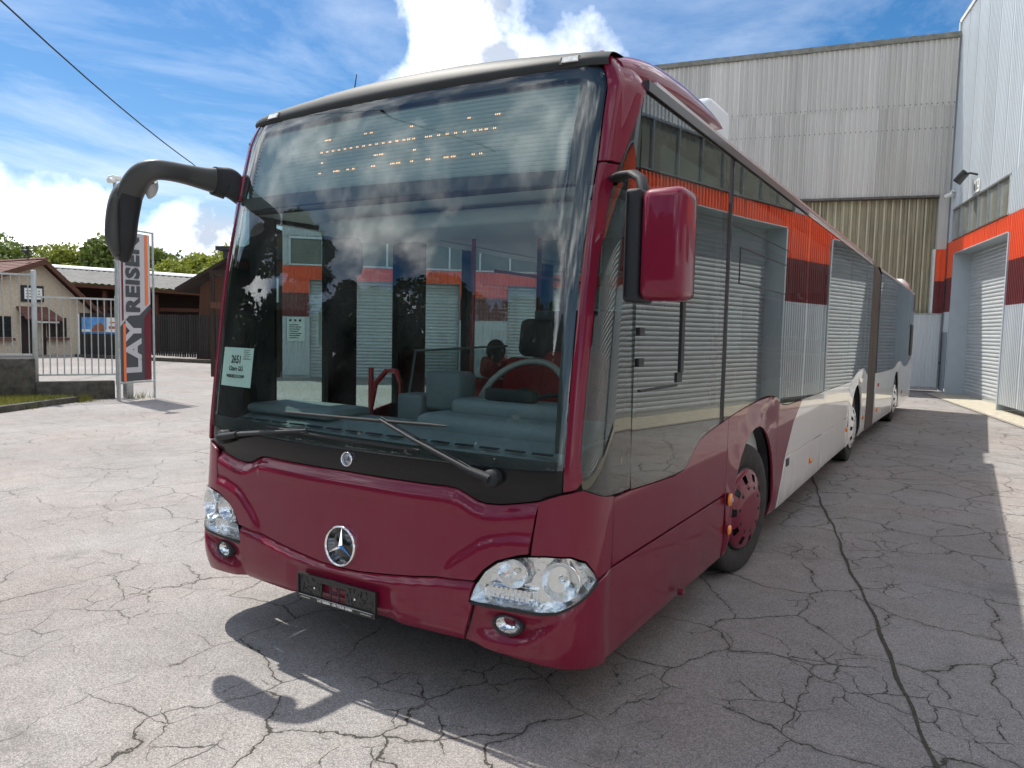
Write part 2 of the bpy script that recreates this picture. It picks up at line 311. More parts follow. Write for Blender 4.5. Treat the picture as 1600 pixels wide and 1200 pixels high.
    # colour: warm grey aggregate, worn pale and darker patches, speckle of stones
    big = rng(noise(.35, 5, .6).outputs['Fac'], .3, .7, .84, 1.14); mid = rng(noise(3.2, 5, .65).outputs['Fac'], .3, .7, .90, 1.10)
    spk = N('ShaderNodeTexVoronoi'); spk.inputs['Scale'].default_value = 170; L(P, spk.inputs['Vector'])
    stone = rng(spk.outputs['Distance'], .1, .6, 1.18, .78); sp2 = N('ShaderNodeSeparateXYZ'); L(spk.outputs['Color'], sp2.inputs[0]); stone2 = rng(sp2.outputs[0], 0, 1, .68, 1.32)
    fn = rng(noise(420, 2).outputs['Fac'], .3, .7, .8, 1.2)
    k = mm('MULTIPLY', mm('MULTIPLY', big, mid), mm('MULTIPLY', stone, mm('MULTIPLY', stone2, fn)))
    # dark oily stains
    st = rng(noise(.8, 6, .7, off=(40, 7, 0)).outputs['Fac'], .60, .74, 1.0, .62); k = mm('MULTIPLY', k, st)
    tint = N('ShaderNodeMix'); tint.data_type = 'RGBA'; tint.inputs[6].default_value = (.300, .285, .273, 1); tint.inputs[7].default_value = (.300, .268, .250, 1); L(rng(noise(.6, 4, off=(8, 8, 0)).outputs['Fac'], .4, .65), tint.inputs[0])
    v = N('ShaderNodeVectorMath'); v.operation = 'SCALE'; L(tint.outputs[2], v.inputs[0]); L(k, v.inputs['Scale'])
    e = N('ShaderNodeMix'); e.data_type = 'RGBA'; L(mm('MULTIPLY', edge, .34), e.inputs[0]); L(v.outputs[0], e.inputs[6]); e.inputs[7].default_value = (.11, .10, .085, 1)
    c = N('ShaderNodeMix'); c.data_type = 'RGBA'; L(cr, c.inputs[0]); L(e.outputs[2], c.inputs[6]); c.inputs[7].default_value = (.055, .050, .041, 1)
    L(c.outputs[2], p.inputs['Base Color']); p.inputs['Roughness'].default_value = .88; p.inputs['Specular IOR Level'].default_value = .3
    h = mm('ADD', mm('MULTIPLY', stone, .0022), mm('MULTIPLY', noise(300, 2).outputs['Fac'], .0022)); h = mm('ADD', h, mm('MULTIPLY', noise(4, 4).outputs['Fac'], .006))
    h = mm('SUBTRACT', h, mm('MULTIPLY', cr, .009)); h = mm('SUBTRACT', h, mm('MULTIPLY', edge, .002))
    b = N('ShaderNodeBump'); b.inputs['Distance'].default_value = 1.0; b.inputs['Strength'].default_value = .85; L(h, b.inputs['Height']); L(b.outputs[0], p.inputs['Normal'])
    return m
m_asph = asphalt()
def road_dust(m, amt):      # dried splash dirt low on the bodywork
    nt = m.node_tree; N = nt.nodes.new; L = nt.links.new; p = nt.nodes['Principled BSDF']; src = p.inputs['Base Color'].links[0].from_socket
    tc = N('ShaderNodeTexCoord'); sp = N('ShaderNodeSeparateXYZ'); L(tc.outputs['Object'], sp.inputs[0]); z = N('ShaderNodeMapRange'); L(sp.outputs[2], z.inputs[0]); z.inputs[1].default_value = .95; z.inputs[2].default_value = .25; z.inputs[3].default_value = .10
    mp = N('ShaderNodeMapping'); mp.inputs['Scale'].default_value = (5, 5, 1.6); L(tc.outputs['Object'], mp.inputs[0]); n = N('ShaderNodeTexNoise'); n.inputs['Scale'].default_value = 1.6; n.inputs['Detail'].default_value = 9; n.inputs['Roughness'].default_value = .72; L(mp.outputs[0], n.inputs['Vector'])
    r = N('ShaderNodeMapRange'); r.inputs[1].default_value = .42; r.inputs[2].default_value = .80; L(n.outputs['Fac'], r.inputs[0]); k = N('ShaderNodeMath'); k.operation = 'MULTIPLY'; L(r.outputs[0], k.inputs[0]); L(z.outputs[0], k.inputs[1]); k2 = N('ShaderNodeMath'); k2.operation = 'MULTIPLY'; L(k.outputs[0], k2.inputs[0]); k2.inputs[1].default_value = amt
    mx = N('ShaderNodeMix'); mx.data_type = 'RGBA'; L(k2.outputs[0], mx.inputs[0]); L(src, mx.inputs[6]); mx.inputs[7].default_value = (.26, .22, .18, 1); L(mx.outputs[2], p.inputs['Base Color'])
road_dust(m_maroon, .10); road_dust(m_white, .35)
HW=1.275
def _outline():
    pts=[]
    n=60
    for i in range(n+1):
        x=1.0*i/n; pts.append((x,.055*x*x))
    P0,P1,P2,P3=(1.0,.055),(1.15,.0715),(1.275,.10),(1.275,.34)
    for i in range(1,81):
        t=i/80; a=(1-t)**3;b=3*t*(1-t)**2;c=3*t*t*(1-t);d=t**3
        pts.append((a*P0[0]+b*P1[0]+c*P2[0]+d*P3[0],a*P0[1]+b*P1[1]+c*P2[1]+d*P3[1]))
    for y in (.5,.8,1.2,2,4,8,14,20): pts.append((1.275,y))
    u=[0.]
    for i in range(1,len(pts)): u.append(u[-1]+math.dist(pts[i-1],pts[i]))
    return pts,u
OP,OU=_outline()
def outline(u):
    u=abs(u); i=min(max(bisect.bisect_right(OU,u)-1,0),len(OU)-2)
    t=(u-OU[i])/(OU[i+1]-OU[i]); a,b=OP[i],OP[i+1]
    return a[0]+(b[0]-a[0])*t,a[1]+(b[1]-a[1])*t
ZP=[(.2,.06),(.27,.03),(.34,-.005),(.45,-.03),(.62,-.03),(.8,-.015),(1.0,0.),(1.18,.01),(1.6,.06),(2.1,.13),(2.6,.24),(2.85,.305),(2.97,.345),(3.05,.40),(3.1,.5)]
def lerp(T,z):
    if z<=T[0][0]: return T[0][1]
    for (a,b),(c,d) in zip(T,T[1:]):
        if z<=c: return b+(d-b)*(z-a)/(c-a)
    return T[-1][1]
# smooth table (catmull-rom) sampled once
def _smooth(T,n=240):
    out=[]
    z0,z1=T[0][0],T[-1][0]
    m=[]
    for i in range(len(T)):
        a=T[max(i-1,0)];b=T[min(i+1,len(T)-1)]
        m.append((b[1]-a[1])/(b[0]-a[0]))
    for k in range(n+1):
        z=z0+(z1-z0)*k/n
        i=0
        while i<len(T)-2 and z>T[i+1][0]: i+=1
        h=T[i+1][0]-T[i][0];t=(z-T[i][0])/h
        h00=2*t**3-3*t*t+1;h10=t**3-2*t*t+t;h01=-2*t**3+3*t*t;h11=t**3-t*t
        out.append((z,h00*T[i][1]+h10*h*m[i]+h01*T[i+1][1]+h11*h*m[i+1]))
    return out
ZS=_smooth(ZP);Z0=ZS[0][0];ZD=(ZS[-1][0]-Z0)/(len(ZS)-1)
def y0(z):
    k=(z-Z0)/ZD
    if k<=0:return ZS[0][1]
    if k>=len(ZS)-1:return ZS[-1][1]
    i=int(k);t=k-i
    return ZS[i][1]*(1-t)+ZS[i+1][1]*t
TX=_smooth([(.2,.05),(.26,.02),(.32,.004),(.4,0.),(.46,0.),(.6,0.),(1.2,0.),(2.0,0.),(2.6,0.),(2.76,0.),(2.85,.006),(2.93,.04),(3.0,.1),(3.06,.2)])
def tuck(z):
    if .45 < z < 2.857: return 0.
    k=(z-TX[0][0])/(TX[1][0]-TX[0][0])
    if k<=0:return TX[0][1]
    if k>=len(TX)-1:return TX[-1][1]
    i=int(k);t=k-i
    return TX[i][1]*(1-t)+TX[i+1][1]*t
def S(u,z,off=0.):
    x,y=outline(u)
    w=max(0.,min(1.,(.9-y)/.8)); w=w*w*(3-2*w)
    yy=y+y0(z)*w
    xx=x-tuck(z)*max(0,min(1,(x-.95)/.3))
    if u<0: xx=-xx
    return [xx,yy,z]
def nrm(u,z):
    e=.004
    a=S(u-e,z);b=S(u+e,z);c=S(u,z-e);d=S(u,z+e)
    A=[b[i]-a[i] for i in range(3)];B=[d[i]-c[i] for i in range(3)]
    n=[A[1]*B[2]-A[2]*B[1],A[2]*B[0]-A[0]*B[2],A[0]*B[1]-A[1]*B[0]]
    l=math.sqrt(sum(t*t for t in n)) or 1
    return [t/l for t in n]
def SO(u,z,off):
    p=S(u,z)
    if off==0: return p
    n=nrm(u,z); return [p[i]+n[i]*off for i in range(3)]
def ux(x):   # front: x -> u
    s=-1 if x<0 else 1; x=abs(x)
    lo,hi=0.,1.75
    for _ in range(40):
        m=(lo+hi)/2
        if outline(m)[0]<x: lo=m
        else: hi=m
    return s*lo
def uy(Y,z,side=1): # side: absolute Y at height z -> u
    lo,hi=0.,24.
    for _ in range(50):
        m=(lo+hi)/2
        if S(m,z)[1]<Y: lo=m
        else: hi=m
    return side*lo
# ------------------------------------------------------------------ the ground
g = MB(); g.add([(-400, -400, 0), (400, -400, 0), (400, 500, 0), (-400, 500, 0)], [(0, 1, 2, 3)])
tag(g.build('ground', m_asph), kind='structure')
# weedy open joint running along the yard
J = [(1.0, 9.8), (1.0, 8.4), (1.01, 7.1), (1.47, 5.23), (1.93, 3.39), (2.24, 2.17), (2.44, 1.39), (2.56, 0.82), (2.68, .2), (2.85, -.8), (3.1, -2.5)]
m_joint = mat('joint_dirt', (.055, .052, .034), .95, noise=(30, .6), bump=(60, .01))
jm = MB(); L_, R_ = [], []
for a, b in zip(J, J[1:]):
    n = max(2, int(math.dist(a, b) / .03)); d = Vector((b[0] - a[0], b[1] - a[1], 0)).normalized(); q = Vector((-d.y, d.x, 0))
    for i in range(n):
        p = Vector((a[0] + (b[0] - a[0]) * i / n, a[1] + (b[1] - a[1]) * i / n, .004)); c = .012 * math.sin(p.y * 3.1) + .006 * math.sin(p.y * 11)
        w = .004 + .005 * abs(math.sin(p.y * 1.9 + 1)) + random.uniform(0, .004)
        L_.append(p + q * (c - w)); R_.append(p + q * (c + w + random.uniform(0, .003)))
n = len(L_); jm.add([v for v in L_] + [v for v in R_], [(i, n + i, n + i + 1, i + 1) for i in range(n - 1)])
tag(jm.build('pavement_joint', m_joint), kind='structure')
# ------------------------------------------------------------------ right-hand depot building
A = Vector((2.15, 24.0, 0)); D = Vector((.235, -.972, 0)); NI = Vector((.972, .235, 0))
def WP(t, off, z): return A + D * t + NI * off + Vector((0, 0, z))
MW = Matrix((D, NI, Vector((0, 0, 1)))).transposed().to_4x4(); MW.translation = A      # local x = along, y = into the wall
SHEETS = {}
def ribsheet(w, h, pitch, depth, m, key=None):
    """one profiled metal sheet in local x (width) / z (height), ribs stand out towards -y"""
    k = (round(w, 3), round(h, 3), pitch, depth, m.name)
    if k in SHEETS: return SHEETS[k]
    prof = []; x = 0.0
    while x < w - 1e-4:
        r = pitch
        for fx, fy in ((0, 0), (.50, 0), (.60, -1), (.88, -1), (.98, 0)):
            if x + fx * r <= w + 1e-5: prof.append((x + fx * r, fy * depth))
        x += pitch
    if prof[-1][0] < w: prof.append((w, 0))
    mb = MB(); n = len(prof); vs = [(a, b, 0) for a, b in prof] + [(a, b, h) for a, b in prof] + [(a, b + .006, 0) for a, b in prof] + [(a, b + .006, h) for a, b in prof]
    fs = [(i, i + 1, n + i + 1, n + i) for i in range(n - 1)] + [(2 * n + i + 1, 2 * n + i, 3 * n + i, 3 * n + i + 1) for i in range(n - 1)]
    fs += [(n + i, n + i + 1, 3 * n + i + 1, 3 * n + i) for i in range(n - 1)] + [(i + 1, i, 2 * n + i, 2 * n + i + 1) for i in range(n - 1)]
    mb.add(vs, fs); o = mb.build('cladding_sheet', m); me = o.data; bpy.data.objects.remove(o); SHEETS[k] = me; return me
def put_sheets(parent, x0, x1, z0, z1, step, pitch, depth, m, y=0.0, name='cladding_sheet'):
    n = max(1, round((x1 - x0) / step)); w = (x1 - x0) / n
    for i in range(n):
        o = bpy.data.objects.new(name, ribsheet(w - .004, z1 - z0, pitch, depth, m)); link(o, parent); o.location = (x0 + i * w + .002, y + random.uniform(-.002, .002), z0)
hall = empty('depot_hall'); hall.matrix_world = MW
tag(hall, 'tall pale blue clad hall with orange and maroon bands right of the bus', 'building')
core = MB(); TE = 31.0
OPEN = [(-.35, 4.95), (7.62, 15.2), (18.5, 26.0)]; WINS = [(-.72, 4.70), (7.3, 15.2), (18.2, 26.0)]
core.box(-1.3, TE, .10, .35, 4.40, 11.7)
segs = [(-1.3, -.35), (4.95, 7.62), (15.2, 18.5), (26.0, TE)]
for a, b in segs: core.box(a, b, .10, .62, .16, 4.40)
core.build('wall_core', m_clad, hall)
rf = MB(); rf.box(-1.35, TE + .1, -.06, 12, 11.72, 11.84); rf.build('roof', m_greyclad, hall)
put_sheets(hall, -1.3, TE, 5.84, 11.7, 1.06, .125, .032, m_clad)
for a, b in ((-1.3, -.76), (4.74, 7.26), (15.24, 18.16), (26.04, TE)): put_sheets(hall, a, b, 4.82, 5.83, 1.06, .125, .032, m_clad)
for a, b in ((-1.3, -.36), (4.96, 7.61), (15.21, 18.49), (26.01, TE)):
    put_sheets(hall, a, b, 3.68, 4.81, 1.06, .125, .032, m_orange); put_sheets(hall, a, b, 2.60, 3.675, 1.06, .125, .032, m_mclad)
    put_sheets(hall, a, b, .17, 2.595, 1.06, .125, .032, m_clad)
for a, b in OPEN: put_sheets(hall, a - .0, b + .0, 4.40, 4.81, 1.06, .125, .032, m_orange)
def shutter(parent, x0, x1, zt, y, slatH=.105, nm='shutter_slat'):
    mb = MB(); k = 5; w = x1 - x0
    pr = [(-.018 * math.sin(PI * i / (k - 1)) - .001, slatH * .88 * i / (k - 1)) for i in range(k)] + [(.004, slatH * .90), (.004, slatH)]
    mb.loft([[(0, a, b) for a, b in pr], [(w, a, b) for a, b in pr]], closed=False, smooth=True)
    o = mb.build(nm, m_shut, parent); n = int(zt / slatH); o.location = (x0, y, .0)
    for i in range(1, n + 1): dup(o, loc=(x0, y + random.uniform(-.0015, .0015), i * slatH))
for i, (a, b) in enumerate(OPEN):
    s = empty('roller_shutter'); s.parent = hall
    bm_ = MB(); bm_.box(a + .02, b - .02, .455, .485, .012, .09); bm_.build('bottom_rail', m_alu, s)
    shutter(s, a + .03, b - .03, 4.36, .47)
    fr = MB()
    for x in (a, b): fr.box(x - .0 if x == a else x - .07, x + .07 if x == a else x, -.045, .46, .02, 4.37)
    fr.box(a + .071, b - .071, -.045, .46, 4.375, 4.398)
    fr.build('door_reveal', mat('reveal_grey_blue', (.40, .45, .48), .5, noise=(3, .06)) if i == 0 else bpy.data.materials['reveal_grey_blue'], s)
for (a, b) in WINS:
    w = empty('window'); w.parent = hall
    f = MB(); f.box(a, b, -.05, .09, 5.78, 5.83); f.box(a, b, -.05, .09, 4.825, 4.86)
    n = round((b - a) / .9); st = (b - a) / n
    for i in range(n + 1):
        x = a + i * st; f.box(x - .022, x + .022, -.045, .08, 4.861, 5.779)
    f.build('frame', m_alu, w)
    for i in range(n):
        q = MB(); q.box(a + i * st + .023, a + (i + 1) * st - .023, .02, .03, 4.862, 5.778); q.build('pane', m_frost, w)
dd = MB(); dd.box(-1.18, -.52, -.05, -.034, .06, 1.95); d_ = dd.build('side_door', mat('door_grey', (.30, .34, .37), .5), hall)
h_ = MB(); h_.box(-1.12, -1.05, -.10, -.051, .95, .98); h_.build('handle', m_dark, d_)
dp = MB(); dp.tube([(-1.22, -.07, .1), (-1.22, -.07, 11.7)], .04); dp.build('downpipe', m_clad, hall)
def on_hall(name, label, cat, group=None):
    e = empty(name, label=label, cat=cat, group=group); e.matrix_world = MW; return e
fl = on_hall('floodlight', 'black floodlight on a short arm above the number sign on the pale hall', 'floodlight')
b = MB(); b.tube([(1.72, -.01, 6.40), (1.68, -.20, 6.46), (1.58, -.30, 6.46)], .03); b.build('arm', m_dark, fl)
b = MB(); b.bbox(-.26, .26, -.06, .06, -.19, .19, .03, M=Matrix.Translation((1.42, -.36, 6.40)) @ Matrix.Rotation(math.radians(-25), 4, 'Z') @ Matrix.Rotation(math.radians(-38), 4, 'X')); b.build('housing', m_dark, fl)
b = MB(); b.box(-.21, .21, -.066, -.061, -.15, .15, M=Matrix.Translation((1.42, -.36, 6.40)) @ Matrix.Rotation(math.radians(-25), 4, 'Z') @ Matrix.Rotation(math.radians(-38), 4, 'X')); b.build('lamp_glass', m_pane, fl)
sg = on_hall('number_sign', 'small white sign with the number 1 above the first roller shutter windows', 'sign')
b = MB(); b.box(1.55, 2.12, -.06, -.04, 5.88, 6.24); b.build('plate', m_wsign, sg)
text('number', '1', .34, m_ink, Matrix.Translation((1.86, -.066, 6.06)) @ Matrix.Rotation(PI / 2, 4, 'X'), sg, bold=.006)
b = MB(); b.box(1.63, 1.72, -.064, -.061, 5.96, 6.14); b.box(1.98, 2.02, -.064, -.061, 6.06, 6.2); b.box(1.95, 2.05, -.064, -.0605, 5.96, 6.0); b.build('pictogram', m_ink, sg)
cm = on_hall('security_camera', 'white round security camera on the hall wall beside the strip window', 'camera')
b = MB(); b.tube([(-.72, -.01, 6.34), (-.70, -.12, 6.34)], .05); b.bbox(-.82, -.58, -.16, -.04, 6.33, 6.40, .02); b.build('bracket', m_wsign, cm)
b = MB(); b.tube([(-.80, -.26, 6.22), (-.60, -.10, 6.28)], .075, 12); b.build('body', m_wsign, cm)
b = MB(); b.tube([(-.825, -.282, 6.214), (-.801, -.262, 6.22)], .05, 12); b.build('lens', m_dark, cm)
# concrete apron and drain channel along the hall
ap = MB(); ap.add([WP(-1.0, -.02, .012), WP(-.3, -.55, .012), WP(TE, -.62, .012), WP(TE, .62, .012), WP(-.35, .62, .012)], [(0, 1, 2, 3, 4)])
ap.add([WP(-.3, -.55, .0), WP(TE, -.62, .0), WP(TE, -.62, .012), WP(-.3, -.55, .012)], [(0, 1, 2, 3)]); tag(ap.build('pavement', m_conc), kind='structure')
dr = MB()
dr.add([WP(-.5, -.66, .004), WP(TE, -.74, .004), WP(TE, -.70, .004), WP(-.5, -.62, .004)], [(0, 1, 2, 3)]); tag(dr.build('gutter', m_joint), kind='structure')
# ------------------------------------------------------------------ rear wall of the yard
E_ = Vector((-.972, -.235, 0)); BO = Vector((1.86, 25.09, 0)); NB = Vector((-.235, .972, 0))
MB_ = Matrix((-E_, NB, Vector((0, 0, 1)))).transposed().to_4x4(); MB_.translation = BO + E_ * 22.0   # local x from far left (0) to the corner (22)
rear = empty('rear_hall'); rear.matrix_world = MB_
tag(rear, 'weathered grey corrugated hall across the end of the yard behind the bus', 'building')
c = MB(); c.box(0, 21.95, .30, .6, .1, 10.9); c.build('wall_core', m_greyclad2, rear)
def top(x): return 10.72 + (x / 22.0) * .50
nsh = 20; w = 21.95 / nsh
for i in range(nsh):
    for za, zb, yo in ((6.34, 9.15, .006), (9.151, top(i * w + w / 2), .0)): put_sheets(rear, i * w, (i + 1) * w, za, zb, w, .1567, .045, m_greyclad if i % 3 else m_greyclad2, y=yo + .010 * (i % 2))
cp = MB(); cp.add([(0, -.10, top(0)), (21.95, -.10, top(22)), (21.95, .6, top(22)), (0, .6, top(0)), (0, -.10, top(0) + .16), (21.95, -.10, top(22) + .16), (21.95, .6, top(22) + .16), (0, .6, top(0) + .16)],
                  [(0, 1, 5, 4), (4, 5, 6, 7), (0, 3, 2, 1), (3, 7, 6, 2), (0, 4, 7, 3), (1, 2, 6, 5)]); cp.build('coping', mat('lichened_coping', (.20, .195, .165), .9, noise=(6, .4)), rear)
lg = MB(); lg.box(0, 21.64, -.07, .30, 6.27, 6.335); lg.build('sheet_edge_flashing', mat('dirty_flashing', (.13, .12, .105), .8, noise=(5, .5)), rear)
bl = MB()
for i in range(150):
    for z, j in ((8.45, 0), (9.22, 1)):
        x = i * .1567 * 1 + .115 + .0
        if x < 21.9: bl.box(x - .012, x + .012, -.060, -.02, z - .012, z + .012)
tag(bl.build('roofing_bolt', m_plastic, rear), kind='stuff')
nf = 20; w = 21.64 / nf
for i in range(nf): put_sheets(rear, i * w, (i + 1) * w, 2.56, 6.265, w, .246, .05, m_fibre, y=.24, name='translucent_sheet')
rb = MB()
for i in range(int(21.6 / .246)): rb.box(.15 + i * .246, .192 + i * .246, .176, .189, 2.57, 6.26)
tag(rb.build('translucent_rib', m_fibre_rib, rear), kind='stuff')
pc = MB(); pc.box(21.66, 21.94, -.02, .29, .1, 6.33); pc.build('corner_post', m_greyclad2, rear)
st = MB(); st.box(21.58, 21.64, -.05, .22, 2.56, 4.62); st.build('white_edge_strip', m_wsign, rear)
put_sheets(rear, 21.66, 21.95, 3.60, 4.61, .3, .145, .03, m_orange, y=-.03); put_sheets(rear, 21.66, 21.95, 2.56, 3.59, .3, .145, .03, m_mclad, y=-.03)
gt = empty('sliding_gate'); gt.matrix_world = MB_; tag(gt, 'low pale blue corrugated sliding gate below the yellowed sheets at the yard end', 'gate')
put_sheets(gt, 14, 21.9, .16, 2.50, 1.0, .10, .028, m_clad, y=-.12, name='gate_sheet')
gg = MB(); gg.box(14, 21.92, -.15, -.09, 2.505, 2.55); gg.box(14, 21.92, -.15, -.06, .06, .15); gg.build('frame', m_galv, gt)
# ------------------------------------------------------------------ workshop seen through the bus
wk = empty('workshop'); WO = Vector((-16.3, 13.8, 0)); WT = Vector((.735, .678, 0)); WN = Vector((-.678, .735, 0))
MK = Matrix((WT, WN, Vector((0, 0, 1)))).transposed().to_4x4(); MK.translation = WO; wk.matrix_world = MK
tag(wk, 'low pale workshop with an orange band and two grey shutters, seen through the bus windows', 'building')
c = MB(); c.box(0, 16, .08, 6, 3.2, 5.6); c.box(0, .85, .08, 6, .0, 3.2); c.box(5.75, 7.4, .08, 6, 0, 3.2); c.box(12.2, 16, .08, 6, 0, 3.2); c.build('wall_core', m_clad, wk)
for a, b_ in ((0, .85), (5.75, 7.4), (12.2, 16)):
    put_sheets(wk, a, b_, .1, 2.0, 1.0, .12, .03, m_clad); put_sheets(wk, a, b_, 2.01, 2.76, 1.0, .12, .03, m_mclad); put_sheets(wk, a, b_, 2.77, 3.2, 1.0, .12, .03, m_orange)
put_sheets(wk, 0, 16, 3.21, 3.64, 1.0, .12, .03, m_orange); put_sheets(wk, 0, 16, 4.6, 5.6, 1.0, .12, .03, m_clad)
f = MB(); f.box(.2, 15.8, -.03, .07, 4.50, 4.58); f.box(.2, 15.8, -.03, .07, 3.65, 3.70)
for i in range(16): f.box(.2 + i * 1.03, .26 + i * 1.03, -.03, .07, 3.71, 4.49)
f.build('window_frame', m_alu, wk); q = MB(); q.box(.27, 15.7, .0, .02, 3.71, 4.49); q.build('pane', m_frost, wk)
shutter(wk, .86, 5.74, 3.15, .30, .11); shutter(wk, 7.41, 12.19, 3.15, .30, .11)
nb = empty('notice_board', label='white notice with rows of symbols on the workshop pier', cat='notice'); nb.matrix_world = MK
b = MB(); b.box(.15, .70, -.06, -.045, 1.20, 1.98); b.build('panel', m_paper, nb)
b = MB()
for i in range(7): b.box(.22, .5 + .05 * (i % 3), -.064, -.061, 1.30 + i * .07, 1.325 + i * .07)
for i in range(3): b.box(.22 + .15 * i, .29 + .15 * i, -.064, -.061, 1.84, 1.91)
b.build('print', m_ink, nb)
# timber shed with the WO / zfa sign, seen left of the workshop
ws = empty('name_sign', label='white board lettered WO over zfa on the dark shed beside the workshop', cat='sign'); MS = MK.copy(); MS.translation = WO - WT * 1.6 + WN * 0.3; ws.matrix_world = MS
b = MB(); b.box(.30, 1.45, -.02, .0, 2.45, 3.22); b.build('panel', m_paper, ws)
text('lettering', 'WO', .46, m_ink, Matrix.Translation((.98, -.026, 2.99)) @ Matrix.Rotation(PI / 2, 4, 'X'), ws, bold=.008)
text('lettering', 'zfa', .34, m_ink, Matrix.Translation((1.02, -.026, 2.60)) @ Matrix.Rotation(PI / 2, 4, 'X'), ws, bold=.006, space=1.3)
sd = empty('timber_shed', label='dark brown open timber shed left of the workshop, seen through the windscreen', cat='shed'); sd.matrix_world = MS
b = MB(); b.box(-.7, 1.5, .02, 3.5, 3.3, 3.42); b.build('roof', m_wood, sd)
for x in (-.6, 1.42):
    b = MB(); b.box(x - .06, x + .06, .03, .15, 0, 3.29); b.build('post', m_wood, sd)
b = MB(); b.box(-.7, 1.5, 3.3, 3.4, 0, 3.29); b.build('wall', m_wood2, sd)
b = MB(); b.box(-.65, 1.45, .02, .12, 2.2, 2.4); b.build('beam', m_wood2, sd)
# ------------------------------------------------------------------ banner sign
SL, SR = Vector((-12.92, 6.41, 0)), Vector((-13.16, 7.37, 0))
bs = empty('banner_sign', label='tall upright banner reading LAY REISEN in a galvanised frame by the gate', cat='sign')
sx_ = (SR - SL).normalized(); MSG = frame(SL, sx_, (0, 0, 1)); sw = (SR - SL).length   # local x along, y up, z = towards the yard
bs.matrix_world = MSG
for x in (0, sw):
    b = MB(); b.tube([(x, 0, 0), (x, 3.74, 0)], .024, 10); b.build('pole', m_galv, bs)
for y in (.40, 3.72):
    b = MB(); b.tube([(0, y, 0), (sw, y, 0)], .02, 8); b.build('rail', m_galv, bs)
x0, x1, ya, yb = .05, sw - .09, .43, 3.66; yd = 1.72
b = MB(); b.box(x0, x1, ya, yb, -.012, .0); b.build('panel', m_signgrey, bs)
b = MB(); e = .004
b.add([(x0, ya, e), (x1, ya, e), (x1, yd + .42, e), (x0 + .62 * (x1 - x0), yd + .16, e), (x0 + .28 * (x1 - x0), yd + .14, e), (x0, yd - .1, e)], [(0, 1, 2, 3, 4, 5)]); b.build('dark_field', m_signdark, bs)
b = MB(); b.add([(x0 + .07, ya, .008), (x0 + .14, ya, .008), (x0 + .14, yd - .06, .008), (x0 + .07, yd - .0, .008)], [(0, 1, 2, 3)])
b.add([(x1 - .15, yd + .36, .008), (x1 - .07, yd + .42, .008), (x1 - .07, yb, .008), (x1 - .15, yb, .008)], [(0, 1, 2, 3)]); b.build('orange_stripe', m_signor, bs)
b = MB(); b.add([(x0 + .045, yd + .02, .008), (x0 + .09, yd + .05, .008), (x0 + .09, yb, .008), (x0 + .045, yb, .008)], [(0, 1, 2, 3)]); b.add([(x1 - .19, ya, .008), (x1, ya, .008), (x1, yd + .33, .008), (x1 - .19, yd + .1, .008)], [(0, 1, 2, 3)]); b.build('red_stripe', m_signred, bs)
R90 = Matrix.Rotation(PI / 2, 4, 'Z')
text('lettering', 'LAY', .56, m_signgrey, Matrix.Translation((.42, 1.16, .012)) @ R90, bs, bold=.026, sx=1.10, space=1.06)
text('lettering', 'REISEN', .50, m_signdark, Matrix.Translation((.42, 2.76, .012)) @ R90, bs, bold=.024, sx=1.0, space=1.09)
# camera pole beside the sign
pl = empty('camera_pole', (-13.17, 6.53, 0), label='thin galvanised pole with a white surveillance camera on top beside the banner', cat='pole')
b = MB(); b.tube([(0, 0, 0), (0, 0, 4.75)], .035, 10); b.build('pole', m_galv, pl)
b = MB(); b.tube([(.02, -.02, 4.74), (.1, -.18, 4.70)], .06, 10); b.bbox(-.1, .1, -.1, .1, 4.74, 4.84, .02); b.build('camera', m_wsign, pl)
gp = MB(); gp.bbox(-.08, .08, -.08, .08, 0, .62, .01); o = gp.build('gate_stub', m_galv); o.location = (-13.55, 6.98, 0); tag(o, 'short grey steel post stub between the banner poles', 'post')
# ------------------------------------------------------------------ yard wall, kerb, grass, fence
WD = Vector((-.452, -.892, 0)); WQ = Vector((.892, -.452, 0)); W0 = Vector((-13.66, 6.74, 0))
MWL = Matrix((WD, WQ, Vector((0, 0, 1)))).transposed().to_4x4(); MWL.translation = W0
def wall(x0, x1, z, label):
    b = MB()
    b.bbox(x0, x1, -.24, 0, -.05, z, .018, seg=1); o = b.build('low_wall', m_oldconc); o.matrix_world = MWL; tag(o, label, 'wall')
wall(0, 1.50, .40, 'low stained concrete wall block ending beside the banner sign'); wall(1.502, 22, .90, 'taller stained concrete wall section behind the grass strip')
kb = MB(); kb.add([(-13.5, 5.86, 0), (-12.55, 3.95, 0), (-11.0, .8, 0), (-11.12, .75, 0), (-12.70, 3.92, 0), (-13.6, 5.8, 0)] + [(-13.5, 5.86, .11), (-12.55, 3.95, .12), (-11.0, .8, .12), (-11.12, .75, .12), (-12.70, 3.92, .12), (-13.6, 5.8, .11)],
                   [(0, 1, 7, 6), (1, 2, 8, 7), (3, 4, 10, 9), (4, 5, 11, 10), (6, 7, 10, 11), (7, 8, 9, 10), (0, 6, 11, 5)]); tag(kb.build('kerb', m_oldconc), kind='structure')
gv = [(-13.58, 5.8), (-12.70, 3.92), (-11.12, .75), (-16.2, .9), (-14.4, 5.3)]
bed = MB(); bed.add([(x, y, .09) for x, y in gv], [(0, 1, 2, 3, 4)]); tag(bed.build('verge', mat('verge_soil', (.12, .12, .035), .95, noise=(14, .5))), kind='structure')
gm = MB(); rnd = random.Random(3)
def inpoly(x, y, P):
    c = False; j = len(P) - 1
    for i in range(len(P)):
        if (P[i][1] > y) != (P[j][1] > y) and x < (P[j][0] - P[i][0]) * (y - P[i][1]) / (P[j][1] - P[i][1]) + P[i][0]: c = not c
        j = i
    return c
k = 0
